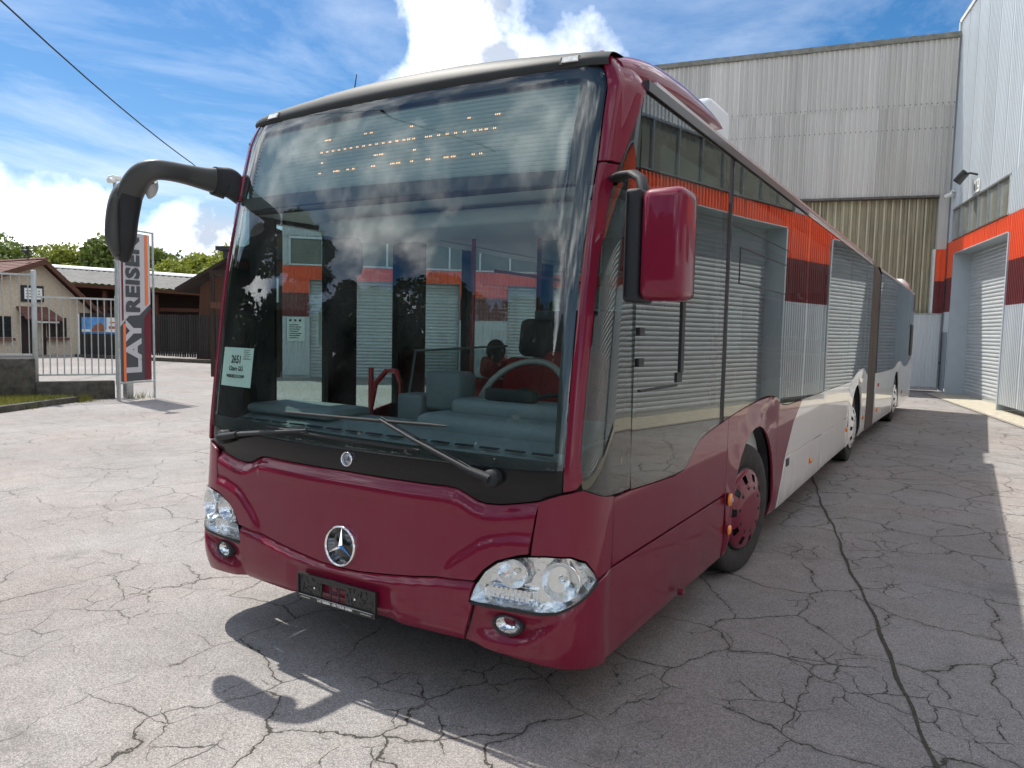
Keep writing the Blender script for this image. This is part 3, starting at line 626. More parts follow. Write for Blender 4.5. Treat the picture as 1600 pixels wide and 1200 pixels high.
while k < 24000:
    x = rnd.uniform(-16.2, -11.1); y = rnd.uniform(.8, 5.85)
    if not inpoly(x, y, gv): continue
    a = rnd.uniform(0, 2 * PI); h = rnd.uniform(.03, .11); w = .006; lx, ly = math.cos(a), math.sin(a); q = rnd.uniform(-.04, .04)
    gm.add([(x - lx * w, y - ly * w, .08), (x + lx * w, y + ly * w, .08), (x + ly * q, y + lx * q, .09 + h)], [(0, 1, 2)]); k += 1
for cxy, nn in (((-13.45, 5.9), 160), ((-13.62, 6.02), 100), ((-12.9, 4.5), 60), ((-13.4, 7.2), 60)):
    for _ in range(nn):
        x = cxy[0] + rnd.gauss(0, .12); y = cxy[1] + rnd.gauss(0, .16); a = rnd.uniform(0, 6.3); h = rnd.uniform(.05, .22); q = rnd.uniform(-.08, .08)
        gm.add([(x - .008, y, .0), (x + .008, y, .0), (x + q, y + q * .5, h)], [(0, 1, 2)])
tag(gm.build('grass', m_grass), kind='stuff')
def bar_fence(label, x0, x1, z0, z1, step, y=-.12, cat='fence'):
    f = empty('steel_bar_fence', label=label, cat=cat); f.matrix_world = MWL
    for z in (z0, z1):
        b = MB(); b.box(x0, x1, y - .02, y + .02, z - .02, z + .02); b.build('rail', m_galv, f)
    b = MB(); b.tube([(0, 0, z0 + .02), (0, 0, z1 - .02)], .0125, 6); o = b.build('bar', m_galv, f)
    n = int((x1 - x0) / step); o.location = (x0 + step / 2, y, 0)
    for i in range(1, n): dup(o, loc=(x0 + step / 2 + i * step, y, 0))
    return f
f1 = bar_fence('low galvanised bar fence on the low wall beside the banner sign', -.02, 1.44, .54, 2.22, .131)
f2 = bar_fence('taller galvanised bar fence on the higher wall at the left edge', 1.52, 21, .98, 2.68, .15)
for x, z0_, z1_ in ((-.06, .3, 2.3), (3.6, .9, 2.75), (6.4, .9, 2.75), (9.2, .9, 2.75), (12, .9, 2.75)):
    b = MB(); b.box(x - .035, x + .035, -.155, -.085, z0_, z1_); b.build('post', m_galv, f1 if x < 1 else f2)
b = MB(); b.bbox(1.44, 1.54, -.17, -.07, .36, 2.78, .006, seg=1); o = b.build('fence_post', m_galv); o.matrix_world = MWL; tag(o, 'thick weathered steel post where the low fence meets the tall fence', 'post')
# ------------------------------------------------------------------ gabled house at the left
HX = -35.08; HY = 15.42
hs = empty('gabled_house', (HX, HY, 0), PI / 2, 'cream rendered gabled house with red-brown tiles at the left edge', 'house')   # local x = world +Y, local y = world -X
def part(name, m, parent, *boxes, bev=0):
    b = MB()
    for q in boxes:
        (b.bbox(*q, bev) if bev else b.box(*q))
    return b.build(name, m, parent)
b = MB(); RX, RZ = .17, 4.50
pf = [(-6.5, 0), (3.1, 0), (3.1, 1.6), (RX, RZ - .12), (-6.5, 1.95)]
b.add([(x, 0, z) for x, z in pf] + [(x, 9, z) for x, z in pf], [(0, 1, 2, 3, 4), (9, 8, 7, 6, 5), (0, 5, 6, 1), (1, 6, 7, 2), (4, 3, 8, 9)]); b.build('wall', m_render, hs)
def slope(name, xa, za, xb, zb, y0_, y1_, th, m, rows):
    b = MB(); n = rows; L = Vector((xb - xa, 0, zb - za)); nn = Vector((-L.z, 0, L.x)).normalized()
    if nn.z < 0: nn = -nn
    for i in range(n):
        p0 = Vector((xa, 0, za)) + L * (i / n); p1 = Vector((xa, 0, za)) + L * ((i + 1.15) / n); q0 = p0 + nn * .012; q1 = p1 + nn * (.035 + .012)
        vs = []
        for y in (y0_, y1_): vs += [(p0.x, y, p0.z), (p1.x, y, p1.z), (p1.x + nn.x * .045, y, p1.z + nn.z * .045), (p0.x + nn.x * .02, y, p0.z + nn.z * .02)]
        b.add(vs, [(0, 1, 2, 3), (7, 6, 5, 4), (3, 2, 6, 7), (0, 4, 5, 1), (1, 5, 6, 2)])
    return b.build(name, m, hs)
slope('roof', RX, RZ, 4.0, .95, -.55, 9.3, .1, m_tile, 18); slope('roof', RX, RZ, -7.0, 1.68, -.55, 9.3, .1, m_tile, 26)
b = MB(); b.tube([(RX, -.6, RZ + .03), (RX, 9.3, RZ + .03)], .09, 8); b.build('ridge', m_tile, hs)
b = MB()
for (xa, za, xb, zb) in ((RX, RZ, 4.02, .93), (RX, RZ, -7.0, 1.66)):
    b.add([(xa, -.56, za), (xb, -.56, zb), (xb, -.56, zb - .20), (xa, -.56, za - .22), (xa, -.50, za), (xb, -.50, zb), (xb, -.50, zb - .20), (xa, -.50, za - .22)], [(0, 1, 2, 3), (4, 7, 6, 5), (3, 2, 6, 7), (0, 4, 5, 1)])
    b.add([(xa, -.50, za - .02), (xb, -.50, zb - .02), (xb, .0, zb - .02), (xa, .0, za - .02)], [(0, 1, 2, 3)])
b.build('bargeboard', m_wood2, hs)
def hwin(x0, x1, z0, z1, nx, nz):
    w = empty('window'); w.parent = hs
    b = MB(); b.box(x0, x1, -.05, .02, z0, z0 + .06); b.box(x0, x1, -.05, .02, z1 - .06, z1); b.box(x0, x0 + .06, -.05, .02, z0 + .061, z1 - .061); b.box(x1 - .06, x1, -.05, .02, z0 + .061, z1 - .061)
    for i in range(1, nx): b.box(x0 + (x1 - x0) * i / nx - .02, x0 + (x1 - x0) * i / nx + .02, -.045, .01, z0 + .061, z1 - .061)
    for i in range(1, nz): b.box(x0 + .061, x1 - .061, -.04, .0, z0 + (z1 - z0) * i / nz - .02, z0 + (z1 - z0) * i / nz + .02)
    b.build('frame', m_wood, w); b = MB(); b.box(x0 + .05, x1 - .05, -.02, -.01, z0 + .05, z1 - .05); b.build('pane', m_pane, w)
    b = MB(); b.box(x0 - .12, x1 + .05, -.22, -.0, z0 - .16, z0 - .04); b.build('sill', m_tile, w)
hwin(.42, 1.30, .88, 1.80, 3, 3); hwin(-2.3, -1.12, .86, 1.82, 3, 3); hwin(-4.4, -3.2, .86, 1.82, 3, 3)
part('porch_recess', m_wood, hs, (-.78, -.28, -.03, -.01, .02, 1.85), (.22, .36, -.03, -.01, .02, 1.85))
part('door', m_conc, hs, (-.27, .21, -.04, -.012, .02, 1.52)); part('door_pane', m_pane, hs, (-.22, -.02, -.05, -.042, .2, 1.4))
part('light_bar', m_wsign, hs, (-.26, .74, -.5, -.44, 1.54, 1.63))
b = MB(); b.add([(-.92, -.02, 2.30), (.42, -.02, 2.30), (.92, -.62, 1.72), (-.80, -.62, 1.78), (-.92, -.02, 2.22), (.42, -.02, 2.22), (.92, -.62, 1.64), (-.80, -.62, 1.70)], [(0, 3, 2, 1), (4, 5, 6, 7), (3, 7, 6, 2), (1, 2, 6, 5), (0, 4, 7, 3)]); b.build('porch_roof', m_tile, hs)
b = MB(); b.tube([(0, 0, 4.5), (0, 0, 4.85)], .03, 6); b.tube([(0, -.15, 4.9), (.25, -.15, 4.85)], .09, 8); b.tube([(-.05, 0, 4.95), (-.05, 0, 5.15)], .07, 6); o = b.build('siren', m_dark); o.location = (HX - .3, HY - .2, 0); tag(o, 'small black siren on the ridge of the gabled house', 'siren')
hb = empty('house_sign', (HX + .04, HY, 0), PI / 2, 'white lettered board with black scalloped frame on the house gable', 'sign')
part('frame', m_ink, hb, (-.72, .28, -.03, .0, 2.52, 3.28)); part('board', m_wsign, hb, (-.58, .20, -.05, -.031, 2.64, 3.16))
b = MB()
for j in range(3):
    for i in range(5): b.box(-.50 + i * .13, -.43 + i * .13, -.056, -.051, 2.74 + j * .13, 2.79 + j * .13)
b.build('lettering', mat('print_grey', (.12, .14, .16), .7), hb)
# ------------------------------------------------------------------ long barn, slatted fences, brown gable
bn = empty('long_barn', label='long low barn with grey fibre cement roof and dark open front behind the slatted fence', cat='barn')
BA, BB = Vector((-44.5, 17.2, 0)), Vector((-30.5, 25.8, 0)); MBn = frame(BA, BB - BA, (0, 0, 1)); Lb = (BB - BA).length   # local x along eave, y up, z toward the yard
bn.matrix_world = MBn
b = MB(); n = 44
for i in range(n):
    xa, xb = Lb * i / n, Lb * (i + 1) / n; za = 3.98 - .8 * (xa / Lb); zb = 3.98 - .8 * (xb / Lb)
    b.loft([[(xa, za + .05, .5), (xa, za + 1.02, -6)], [((xa + xb) / 2, (za + zb) / 2 + .11, .5), ((xa + xb) / 2, (za + zb) / 2 + 1.08, -6)], [(xb, zb + .05, .5), (xb, zb + 1.02, -6)]], closed=False, smooth=False)
b.build('roof', m_roofgrey, bn)
b = MB(); b.add([(0, 5.02, -6.1), (Lb, 4.22, -6.1), (Lb, 4.42, -6.1), (0, 5.22, -6.1), (0, 5.02, -5.5), (Lb, 4.22, -5.5), (Lb, 4.36, -5.6), (0, 5.16, -5.6)], [(0, 1, 2, 3), (4, 7, 6, 5), (3, 2, 6, 7)]); b.build('ridge_flashing', m_wsign, bn)
b = MB(); b.add([(0, 3.98, .52), (Lb, 3.18, .52), (Lb, 3.02, .50), (0, 3.80, .50)], [(0, 3, 2, 1)]); b.add([(0, 3.80, .5), (Lb, 3.02, .5), (Lb, 3.0, -1), (0, 3.78, -1)], [(0, 3, 2, 1)]); b.build('fascia', m_wood2, bn)
b = MB(); b.add([(0, 0, -1.5), (Lb, 0, -1.5), (Lb, 3.2, -1.5), (0, 4.0, -1.5)], [(0, 1, 2, 3)]); b.build('wall', m_wood, bn)
for i in range(6):
    b = MB(); x = 1 + i * (Lb - 2) / 5; b.box(x - .1, x + .1, 0, 3.7 - .8 * x / Lb, -.1, .1); b.build('post', m_wood2, bn)
b = MB(); b.box(0, Lb, 2.3, 2.5, -.6, -.5); b.build('beam', m_wood2, bn)
def slat_fence(label, P, Q, z0, z1, step, w, m, backing=False, gap=True):
    Mf = frame(P, Vector(Q) - Vector(P), (0, 0, 1)); L = (Vector(Q) - Vector(P)).length; f = empty('slatted_fence', label=label, cat='fence'); f.matrix_world = Mf
    b = MB(); b.box(0, w, 0, z1 - z0, -.012, .012); o = b.build('slat', m, f); n = int(L / step); o.location = (0, z0, 0)
    for i in range(1, n): dup(o, loc=(i * step, z0 + random.uniform(-.01, .01), random.uniform(-.006, .006)))
    b = MB()
    for z in (z0 + .15 * (z1 - z0), z0 + .5 * (z1 - z0), z0 + .9 * (z1 - z0)): b.box(0, L, z - .04, z + .04, -.06, -.015)
    b.build('rail', m, f)
    if backing: b = MB(); b.box(0, L, z0, z1, -.09, -.07); b.build('backing', m_wood, f)
    return f, Mf, L
slat_fence('dark slatted timber fence with gaps right of the banner sign', (-31.2, 17.3, 0), (-23.6, 17.9, 0), .18, 2.05, .155, .105, m_slat)
f, Mf, Lf = slat_fence('black boarded fence panel carrying the advertising banner', (-32.3, 15.9, 0), (-30.2, 16.9, 0), .12, 2.05, .10, .085, m_slat, backing=True)
fe = MB(); fe.box(-.07, -.0, 0, 2.0, -.02, .04); o = fe.build('fence_end_post', m_wsign, f)
ad = empty('advert_banner', label='blue and white picture banner hanging on the black boarded fence', cat='banner'); ad.matrix_world = Mf
b = MB(); b.box(.12, 1.95, 1.10, 1.86, .02, .03); b.build('sheet', m_wsign, ad)
b = MB(); b.box(.12, 1.35, 1.30, 1.86, .031, .034); b.build('sky_print', mat('print_blue', (.10, .30, .62), .5, noise=(4, .4)), ad)
b = MB(); b.box(.12, 1.95, 1.10, 1.19, .031, .034); b.build('blue_band', mat('print_dark_blue', (.03, .16, .40), .5), ad)
b = MB(); b.add([(.55, 1.2, .036), (1.3, 1.2, .036), (1.3, 1.42, .036), (1.05, 1.62, .036), (.75, 1.5, .036)], [(0, 1, 2, 3, 4)]); b.build('building_print', mat('print_brown', (.25, .10, .05), .6, noise=(8, .5)), ad)
b = MB(); b.box(1.45, 1.85, 1.34, 1.46, .031, .034); b.box(1.5, 1.8, 1.6, 1.66, .031, .034); b.build('logo_print', mat('print_rust', (.4, .12, .06), .6), ad)
kb2 = MB(); kb2.add([(-32.5, 15.75, 0), (-22.8, 17.5, 0), (-22.8, 17.8, 0), (-32.5, 16.1, 0), (-32.5, 15.75, .14), (-22.8, 17.5, .16), (-22.8, 17.8, .16), (-32.5, 16.1, .14)], [(0, 1, 5, 4), (4, 5, 6, 7), (1, 2, 6, 5)]); tag(kb2.build('kerb', m_oldconc), kind='structure')
bg = empty('brown_gable_shed', label='brown timber gabled shed with deep dark eaves just left of the bus', cat='shed')
GA = Vector((-27.9, 18.5, 0)); MG = frame(GA, Vector((.85, .53, 0)), (0, 0, 1)); bg.matrix_world = MG
b = MB(); b.add([(.3, 0, 0), (8, 0, 0), (8, 6.6, 0), (4.2, 5.9, 0), (.5, 3.35, 0)], [(0, 1, 2, 3, 4)]); b.add([(.3, 0, 0), (.3, 0, -6), (.5, 3.35, -6), (.5, 3.35, 0)], [(0, 3, 2, 1)]); b.build('wall', m_wood2, bg)
b = MB()
for (xa, ya_, xb, yb_) in ((-.35, 3.25, 4.2, 6.0),):
    b.add([(xa, ya_, .7), (xb, yb_, .7), (xb, yb_, -6), (xa, ya_, -6), (xa, ya_ - .16, .7), (xb, yb_ - .16, .7), (xb, yb_ - .16, -6), (xa, ya_ - .16, -6)], [(0, 1, 2, 3), (4, 7, 6, 5), (0, 4, 5, 1), (0, 3, 7, 4)])
b.build('roof', m_wood, bg)
b = MB(); b.box(1.6, 4.6, 4.95, 5.12, .2, 1.0); b.box(1.9, 4.6, 4.6, 4.95, .2, .9); b.build('upper_eaves', m_dark, bg)
sk = empty('red_container', (-29.3, 21.2, 0), .4, 'red painted container partly hidden behind the slatted fence', 'container'); part('body', mat('faded_red_paint', (.32, .03, .025), .6, noise=(5, .2)), sk, (0, 4.8, 0, 2.2, .1, 1.7)); part('lid', m_redbrown, sk, (-.05, 4.85, -.05, 2.25, 1.701, 1.78))
# ------------------------------------------------------------------ trees
def tree(x, y, h, r, leaf, n, label, group, seed, base=.0, leafs=.16, squash=1.0, z0=0, low=False):
    rn = random.Random(seed); t = empty('leafy_tree', (x, y, z0), rn.uniform(0, 6), label, 'tree', group)
    b = MB(); tr = r * .07; b.tube([(0, 0, -.3), (.05 * r, 0, h * .3), (-.03 * r, .04 * r, h * .55), (0, 0, h * .85)], [tr * 1.3, tr, tr * .7, tr * .2], 8)
    for i in range(7):
        a = rn.uniform(0, 6.28); zz = h * rn.uniform(.28, .6); L = r * rn.uniform(.5, .8); b.tube([(0, 0, zz), (math.cos(a) * L * .5, math.sin(a) * L * .5, zz + L * .45), (math.cos(a) * L, math.sin(a) * L, zz + L * .7)], [tr * .5, tr * .3, tr * .08], 5)
    b.build('trunk', m_bark, t)
    lob = []
    for i in range(16):
        a = rn.uniform(0, 6.28); e = rn.uniform(-.35, 1); rr = r * rn.uniform(.30, .46)
        d = (r - rr * .7) * math.sqrt(max(0, 1 - e * e * .8)) * rn.uniform(.55, 1.0)
        lob.append((math.cos(a) * d, math.sin(a) * d, (h - r * squash * .95 + e * r * squash * .68) if not (low and i % 2) else rn.uniform(.8, h * .6), rr))
    b = MB(); vs = []; fs = []
    for i in range(n):
        lx, ly, lz, rr = lob[rn.randrange(16)]
        u = rn.uniform(-1, 1); a = rn.uniform(0, 6.28); q = rr * rn.uniform(.55, 1.0) ** .6 * (1.15 if rn.random() < .12 else 1); s = math.sqrt(1 - u * u)
        c = Vector((lx + q * s * math.cos(a), ly + q * s * math.sin(a), lz + q * u * .85)); sz = leafs * rn.uniform(.6, 1.4)
        d1 = Vector((rn.gauss(0, 1), rn.gauss(0, 1), rn.gauss(0, .7))).normalized(); d2 = d1.cross(Vector((rn.gauss(0, 1), rn.gauss(0, 1), rn.gauss(0, 1)))).normalized()
        k = len(vs); vs += [tuple(c - d1 * sz), tuple(c + d2 * sz * .55), tuple(c + d1 * sz), tuple(c - d2 * sz * .55)]; fs.append((k, k + 1, k + 2, k + 3))
    b.add(vs, fs); b.build('crown', leaf, t); return t
rt = random.Random(11)
TL = ['at the left frame edge behind the house', 'behind the left roof slope of the house', 'rising right behind the house ridge', 'between the house ridge and the barn', 'behind the left end of the barn roof', 'behind the barn roof left of the mirror', 'behind the barn roof, hidden partly by the mirror', 'just right of the banner sign top', 'behind the middle of the barn roof right of the banner', 'behind the right end of the barn roof', 'behind the brown gable beside the bus', 'behind the brown gable, hidden partly by the bus']
pos = [(-76, 30.5, 9.6, 4.3, 1), (-71, 31, 8.3, 4.2, 1), (-69, 34.5, 8.0, 3.6, 0), (-66, 33, 8.2, 3.8, 0), (-63, 36, 8.8, 4.2, 1), (-60, 34, 8.7, 4.0, 1), (-61, 38.5, 8.3, 3.8, 1), (-57, 40.5, 8.0, 4.0, 0), (-55.5, 37.5, 7.9, 3.4, 0), (-53, 41, 8.1, 3.8, 0), (-50, 39, 8.0, 3.6, 0), (-47, 43, 8.0, 4.0, 1)]
for i, (x, y, h, r, lf) in enumerate(pos):
    tree(x, y, h, r, (m_leafA, m_leafB)[lf], 5200, ('yellow-green ' if lf == 0 else 'mid-green ') + 'leafy tree ' + TL[i], 'trees behind the barn', 20 + i, leafs=.21, squash=.9)
# the wood across the road that the windscreen mirrors
TR = ['tallest one mirrored in the middle of the windscreen', 'mirrored left of the middle of the windscreen', 'small one mirrored right of the tallest tree', 'mirrored behind the steering wheel', 'mirrored beside the driver side pillar', 'mirrored beside the number notice', 'pointed one mirrored in the gap', 'mirrored at the right edge', 'low one filling the gap left of the tallest tree', 'at the far left of the row', 'last of the row towards the house', 'low one in front of the tallest tree']
for i, (x, y, h, r, lf, nn) in enumerate([(-24.5, -15, 14.5, 4.2, m_leafC, 11000), (-31, -5.0, 11, 4.5, m_leafC, 8000), (-20.5, -20.5, 10.5, 2.8, m_leafC, 6500), (-15, -24, 12, 4.4, m_leafC, 8000), (-6, -26, 11, 4.5, m_leafC, 8000), (-34, 1.0, 8.5, 3.6, m_leafC, 6000), (-18, -22.5, 8.5, 2.2, m_leafC, 4000), (-10.5, -25, 9, 3, m_leafC, 4000), (-28.5, -9.5, 8, 3.8, m_leafC, 7000), (-37, -1.5, 10, 4.5, m_leafC, 6000), (-40, 6, 9, 4.2, m_leafC, 5000), (-22.5, -12, 6.5, 3.2, m_leafC, 6000)]):
    tree(x, y, h, r, lf, nn, 'dark green tree across the road, ' + TR[i], 'trees across the road', 60 + i, leafs=.26, low=True)
# low mixed hedge and undergrowth filling the foot of that wood
rn = random.Random(77); vs = []; fs = []
HL = [(-44, 10), (-38, 0), (-31, -9), (-24, -17), (-15, -24), (-4, -28), (8, -30)]
for i in range(70000):
    k = rn.randrange(len(HL) - 1); t = rn.random(); x = HL[k][0] + (HL[k + 1][0] - HL[k][0]) * t + rn.gauss(0, 1.0); y = HL[k][1] + (HL[k + 1][1] - HL[k][1]) * t + rn.gauss(0, 1.0)
    top_ = 7.6 + 1.5 * math.sin(x * .55) + 1.1 * math.sin(y * .8 + x * .3); c = Vector((x, y, top_ * rn.random() ** .7)); sz = .26 * rn.uniform(.6, 1.4)
    d1 = Vector((rn.gauss(0, 1), rn.gauss(0, 1), rn.gauss(0, .7))).normalized(); d2 = d1.cross(Vector((rn.gauss(0, 1), rn.gauss(0, 1), rn.gauss(0, 1)))).normalized()
    k = len(vs); vs += [tuple(c - d1 * sz), tuple(c + d2 * sz * .6), tuple(c + d1 * sz), tuple(c - d2 * sz * .6)]; fs.append((k, k + 1, k + 2, k + 3))
b = MB(); b.add(vs, fs); tag(b.build('undergrowth', m_leafC), kind='stuff')
# overhead wire
wp = []
a, b_ = Vector((-16.59 * 1 - 3, 5.94 - 1.8, 8.96 + 2.9)), Vector((-12.91, 8.21, 5.41))
C0 = Vector((2.5887, -2.6413, 1.7675)); pA = C0 + (Vector((-16.59, 5.94, 8.96)) - C0) * 1.55; pB = C0 + (Vector((-12.91, 8.21, 5.41)) - C0) * 3.0; pM = C0 + (Vector((-14.76, 7.07, 7.21)) - C0) * 1.22
dirn = (pB - pA)
pts = [pA + dirn * t + Vector((0, 0, -.25 * 4 * t * (1 - t) if 0 <= t <= 1 else .0)) for t in [-1.2, -.8, -.4, 0, .15, .3, .45, .6, .75, .9, 1.0, 1.25]]
b = MB(); b.tube(pts, .034, 6); tag(b.build('overhead_cable', m_rubber), 'black overhead cable crossing the sky above the left mirror', 'cable')
# ------------------------------------------------------------------ the bus: front section
bus = empty('articulated_bus', label='long articulated city bus, maroon front half and white rear, facing the camera', cat='bus')
def resample(poly, d):
    out = []
    for i, a in enumerate(poly):
        b = poly[(i + 1) % len(poly)]; n = max(1, int(math.ceil(math.dist(a, b) / (d if min(abs(a[0]), abs(b[0])) < 2.2 else 8 * d))))
        for k in range(n): out.append((a[0] + (b[0] - a[0]) * k / n, a[1] + (b[1] - a[1]) * k / n))
    return out
def spanel(name, poly, m, off=0.0, th=.018, grid=.05, disp=None, parent=None, mirror=False, rim=True, xf=None, sidegrid=.5):
    """a body panel cut from the shell surface along polygon (u, z)"""
    if mirror: poly = [(-u, z) for u, z in poly]
    area = sum(poly[i][0] * poly[(i + 1) % len(poly)][1] - poly[(i + 1) % len(poly)][0] * poly[i][1] for i in range(len(poly)))
    if area < 0: poly = poly[::-1]
    P = resample(poly, grid); vs = [Vector(p) for p in P]; nb = len(vs)
    u0, u1 = min(p[0] for p in P), max(p[0] for p in P); z0, z1 = min(p[1] for p in P), max(p[1] for p in P)
    gu = []; u = u0 + grid * .5
    while u < u1: gu.append(u); u += grid if abs(u) < 2.2 else sidegrid
    gz = []; z = z0 + grid * .5
    while z < z1: gz.append(z); z += grid
    def inside(x, y):
        c = False; j = nb - 1
        for i in range(nb):
            xi, yi = P[i]; xj, yj = P[j]
            if (yi > y) != (yj > y) and x < (xj - xi) * (y - yi) / (yj - yi) + xi: c = not c
            j = i
        return c
    md = grid * .35
    for x in gu:
        for y in gz:
            if inside(x, y) and all((x - p[0]) ** 2 + (y - p[1]) ** 2 > md * md for p in P): vs.append(Vector((x, y)))
    V, E, F, *_ = delaunay_2d_cdt(vs, [(i, (i + 1) % nb) for i in range(nb)], [list(range(nb))], 1, 1e-6)
    D_ = disp if disp else (lambda u, z: 0.0)
    def pt(u, z, o):
        q = Vector(SO(u, z, off + o + D_(u, z))); return xf(q) if xf else q
    def nv(u, z):
        e = .004; a = pt(u - e, z, 0); b = pt(u + e, z, 0); c = pt(u, z - e, 0); d = pt(u, z + e, 0); return (b - a).cross(d - c).normalized()
    co = [pt(v.x, v.y, 0) for v in V]; no = [nv(v.x, v.y) for v in V]; faces = [list(f) for f in F]
    # orient outward
    for f in faces:
        a, b, c = (co[i] for i in f[:3])
        if (b - a).cross(c - a).dot(no[f[0]]) < 0: f.reverse()
    nm = [n for n in no]
    if rim:
        k = len(co); idx = []
        for i, p in enumerate(P):
            a = P[i - 1]; b = P[(i + 1) % nb]; q = pt(p[0], p[1], 0); n = nv(*p); t = (pt(b[0], b[1], 0) - pt(a[0], a[1], 0)).normalized(); o = t.cross(n)
            co += [q + n * 0, q - n * th]; nm += [(o + n * .6).normalized(), o]
        for i in range(nb):
            j = (i + 1) % nb; faces.append([k + 2 * i, k + 2 * i + 1, k + 2 * j + 1, k + 2 * j])
    me = bpy.data.meshes.new(name); me.from_pydata([tuple(c) for c in co], [], faces); me.update()
    me.polygons.foreach_set('use_smooth', [True] * len(me.polygons)); me.normals_split_custom_set_from_vertices([tuple(n) for n in nm])
    me.materials.append(m); return link(bpy.data.objects.new(name, me), parent if parent is not None else bus)
def both(name, poly, m, **k): return spanel(name, poly, m, **k), spanel(name, poly, m, mirror=True, **({**k, 'disp': (lambda u, z, f=k['disp']: f(-u, z))} if k.get('disp') else k))
def seg_d(p, a, b):
    t = max(0, min(1, ((p[0] - a[0]) * (b[0] - a[0]) + (p[1] - a[1]) * (b[1] - a[1])) / ((b[0] - a[0]) ** 2 + (b[1] - a[1]) ** 2)))
    return math.dist(p, (a[0] + (b[0] - a[0]) * t, a[1] + (b[1] - a[1]) * t))
def poly_z(line, u):      # height of polyline at |u|
    u = abs(u)
    if u <= line[0][0]: return line[0][1]
    for a, b in zip(line, line[1:]):
        if u <= b[0]: return a[1] + (b[1] - a[1]) * (u - a[0]) / (b[0] - a[0])
    return line[-1][1]
def sst(t): t = max(0., min(1., t)); return t * t * (3 - 2 * t)
BL = [(0, 1.042), (.25, 1.040), (.48, 1.041), (.60, 1.044), (.655, 1.040), (.70, 1.024), (.76, .998), (.81, .990), (.88, .994), (.96, 1.008), (1.062, 1.030)]
HT = [(1.365, .685), (1.345, .718), (1.29, .772), (1.22, .800), (1.12, .800), (1.0, .785), (.90, .745), (.845, .70), (.80, .63), (.775, .562)]
HB = [(.775, .556), (.95, .560), (1.12, .566), (1.18, .576), (1.24, .603), (1.31, .640), (1.372, .678)]
SEAM = [(0, .566), (.13, .570), (.30, .588), (.45, .607), (.58, .628), (.70, .641), (.79, .648)]
# centre flap with its two cheek creases
RIDGE = [(.585, .64), (.70, .738), (.80, .812), (.86, .838), (.965, .862), (1.2, .875)]
def flap_disp(u, z):
    a = abs(u); d = 0.0
    if a > .585:
        rz = poly_z(RIDGE, a); d += .015 * (1 - sst((z - rz) / .060 + .5)) * sst((a - .59) / .09)
    bz = poly_z([(q[0], q[1]) for q in BL], a); k = bz - z
    d -= .026 * sst((.055 - k) / .055)
    d += .007 * math.exp(-((k - .075) / .03) ** 2) * (1 if a < .66 else .7)
    return d
R = [(u, z - .004) for u, z in BL] + [(1.060, .98), (1.047, .88), (1.040, .806), (1.0, .797), (.893, .757), (.832, .708), (.790, .652)] + [(u, z + .004) for u, z in SEAM[::-1] if u < .78]
flapP = R[:-1] + [(R[-1][0], R[-1][1])] + [(-u, z) for u, z in R[1:-1][::-1]]
spanel('front_flap', flapP, m_maroon, grid=.0145, disp=flap_disp)
# centre bumper with ledge under the seam
def bump_disp(u, z):
    k = poly_z(SEAM, u) - z
    d = .016 - .020 * sst((.042 - k) / .042)
    pw = 1 - sst((abs(u) - .285) / .10)          # recess round the plate
    d -= .017 * pw * sst((.545 - z) / .03)
    if z < .42: d -= .03 * ((.42 - z) / .06) ** 2 * .5
    return d
q = [(u, z - .003) for u, z in SEAM if u < .78] + [(.783, .640), (.768, .556), (.785, .540), (.762, .46), (.732, .368)]
cb = q + [(.45, .362), (0, .358)]
spanel('bumper', cb + [(-.45, .362)] + [(-u, z) for u, z in q[1:][::-1]], m_maroon, grid=.015, disp=bump_disp)
LED_ = [(.745, .402), (.90, .398), (1.00, .405), (1.06, .430), (1.20, .545), (1.33, .65)]
def corner_disp(u, z):
    a = abs(u); d = .014 * sst((a - .75) / .1) if a < 1.0 else .014
    rz = poly_z(LED_, a); k = z - rz
    w = sst(k / .070 + .35) * (1 - sst((a - 1.22) / .10)); ramp = .25 + .75 * sst((a - .74) / .16)
    d -= .046 * w * ramp * (1 - .75 * sst((z - .47) / .085))
    if a > 1.3: d *= 1 - sst((a - 1.42) / .1)
    return d
corner = [(.739, .368), (.769, .46), (.792, .545)] + [(u, z - .008) for u, z in HB[1:]] + [(1.378, .672), (1.42, .683), (1.494, .694)] + [(uy(y, .7), .692) for y in (.8, 1.2, 1.7, 2.205)] + [(uy(y, .3), .275) for y in (2.205, 1.6, 1.0)] + [(1.49, .272), (1.40, .282), (1.25, .312), (1.10, .332), (.90, .348)]
both('bumper_corner', corner, m_maroon, grid=.0165, disp=corner_disp)
fender = [(1.072, 1.030), (1.12, 1.050), (1.167, 1.066), (1.24, 1.082), (1.262, 1.085), (1.30, 1.072), (1.36, 1.052), (1.42, 1.038), (1.485, 1.031), (1.490, .88), (1.494, .706), (1.43, .697), (1.376, .692), (1.353, .725), (1.297, .780), (1.223, .808), (1.12, .808), (1.052, .800), (1.058, .88), (1.070, .98)]
both('fender_panel', fender, m_maroon, grid=.04, disp=lambda u, z: .006 * 1)
# dark gap filler behind everything at the front
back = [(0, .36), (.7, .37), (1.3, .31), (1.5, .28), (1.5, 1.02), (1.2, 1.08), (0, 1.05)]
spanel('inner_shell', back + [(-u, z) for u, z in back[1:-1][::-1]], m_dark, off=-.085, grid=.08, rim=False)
# black scuttle panel under the windscreen
SC_T = [(0, 1.150), (.6, 1.152), (1.0, 1.160), (1.168, 1.168)]
blk = [(u, z + .003) for u, z in BL] + [(1.10, 1.042), (1.15, 1.062), (1.168, 1.075)] + [(u, z - .002) for u, z in SC_T[::-1]]
spanel('scuttle_panel', blk + [(-u, z) for u, z in blk[1:-1][::-1]], m_black, grid=.035, disp=lambda u, z: -.004 - .018 * sst((1.10 - z) / .09))
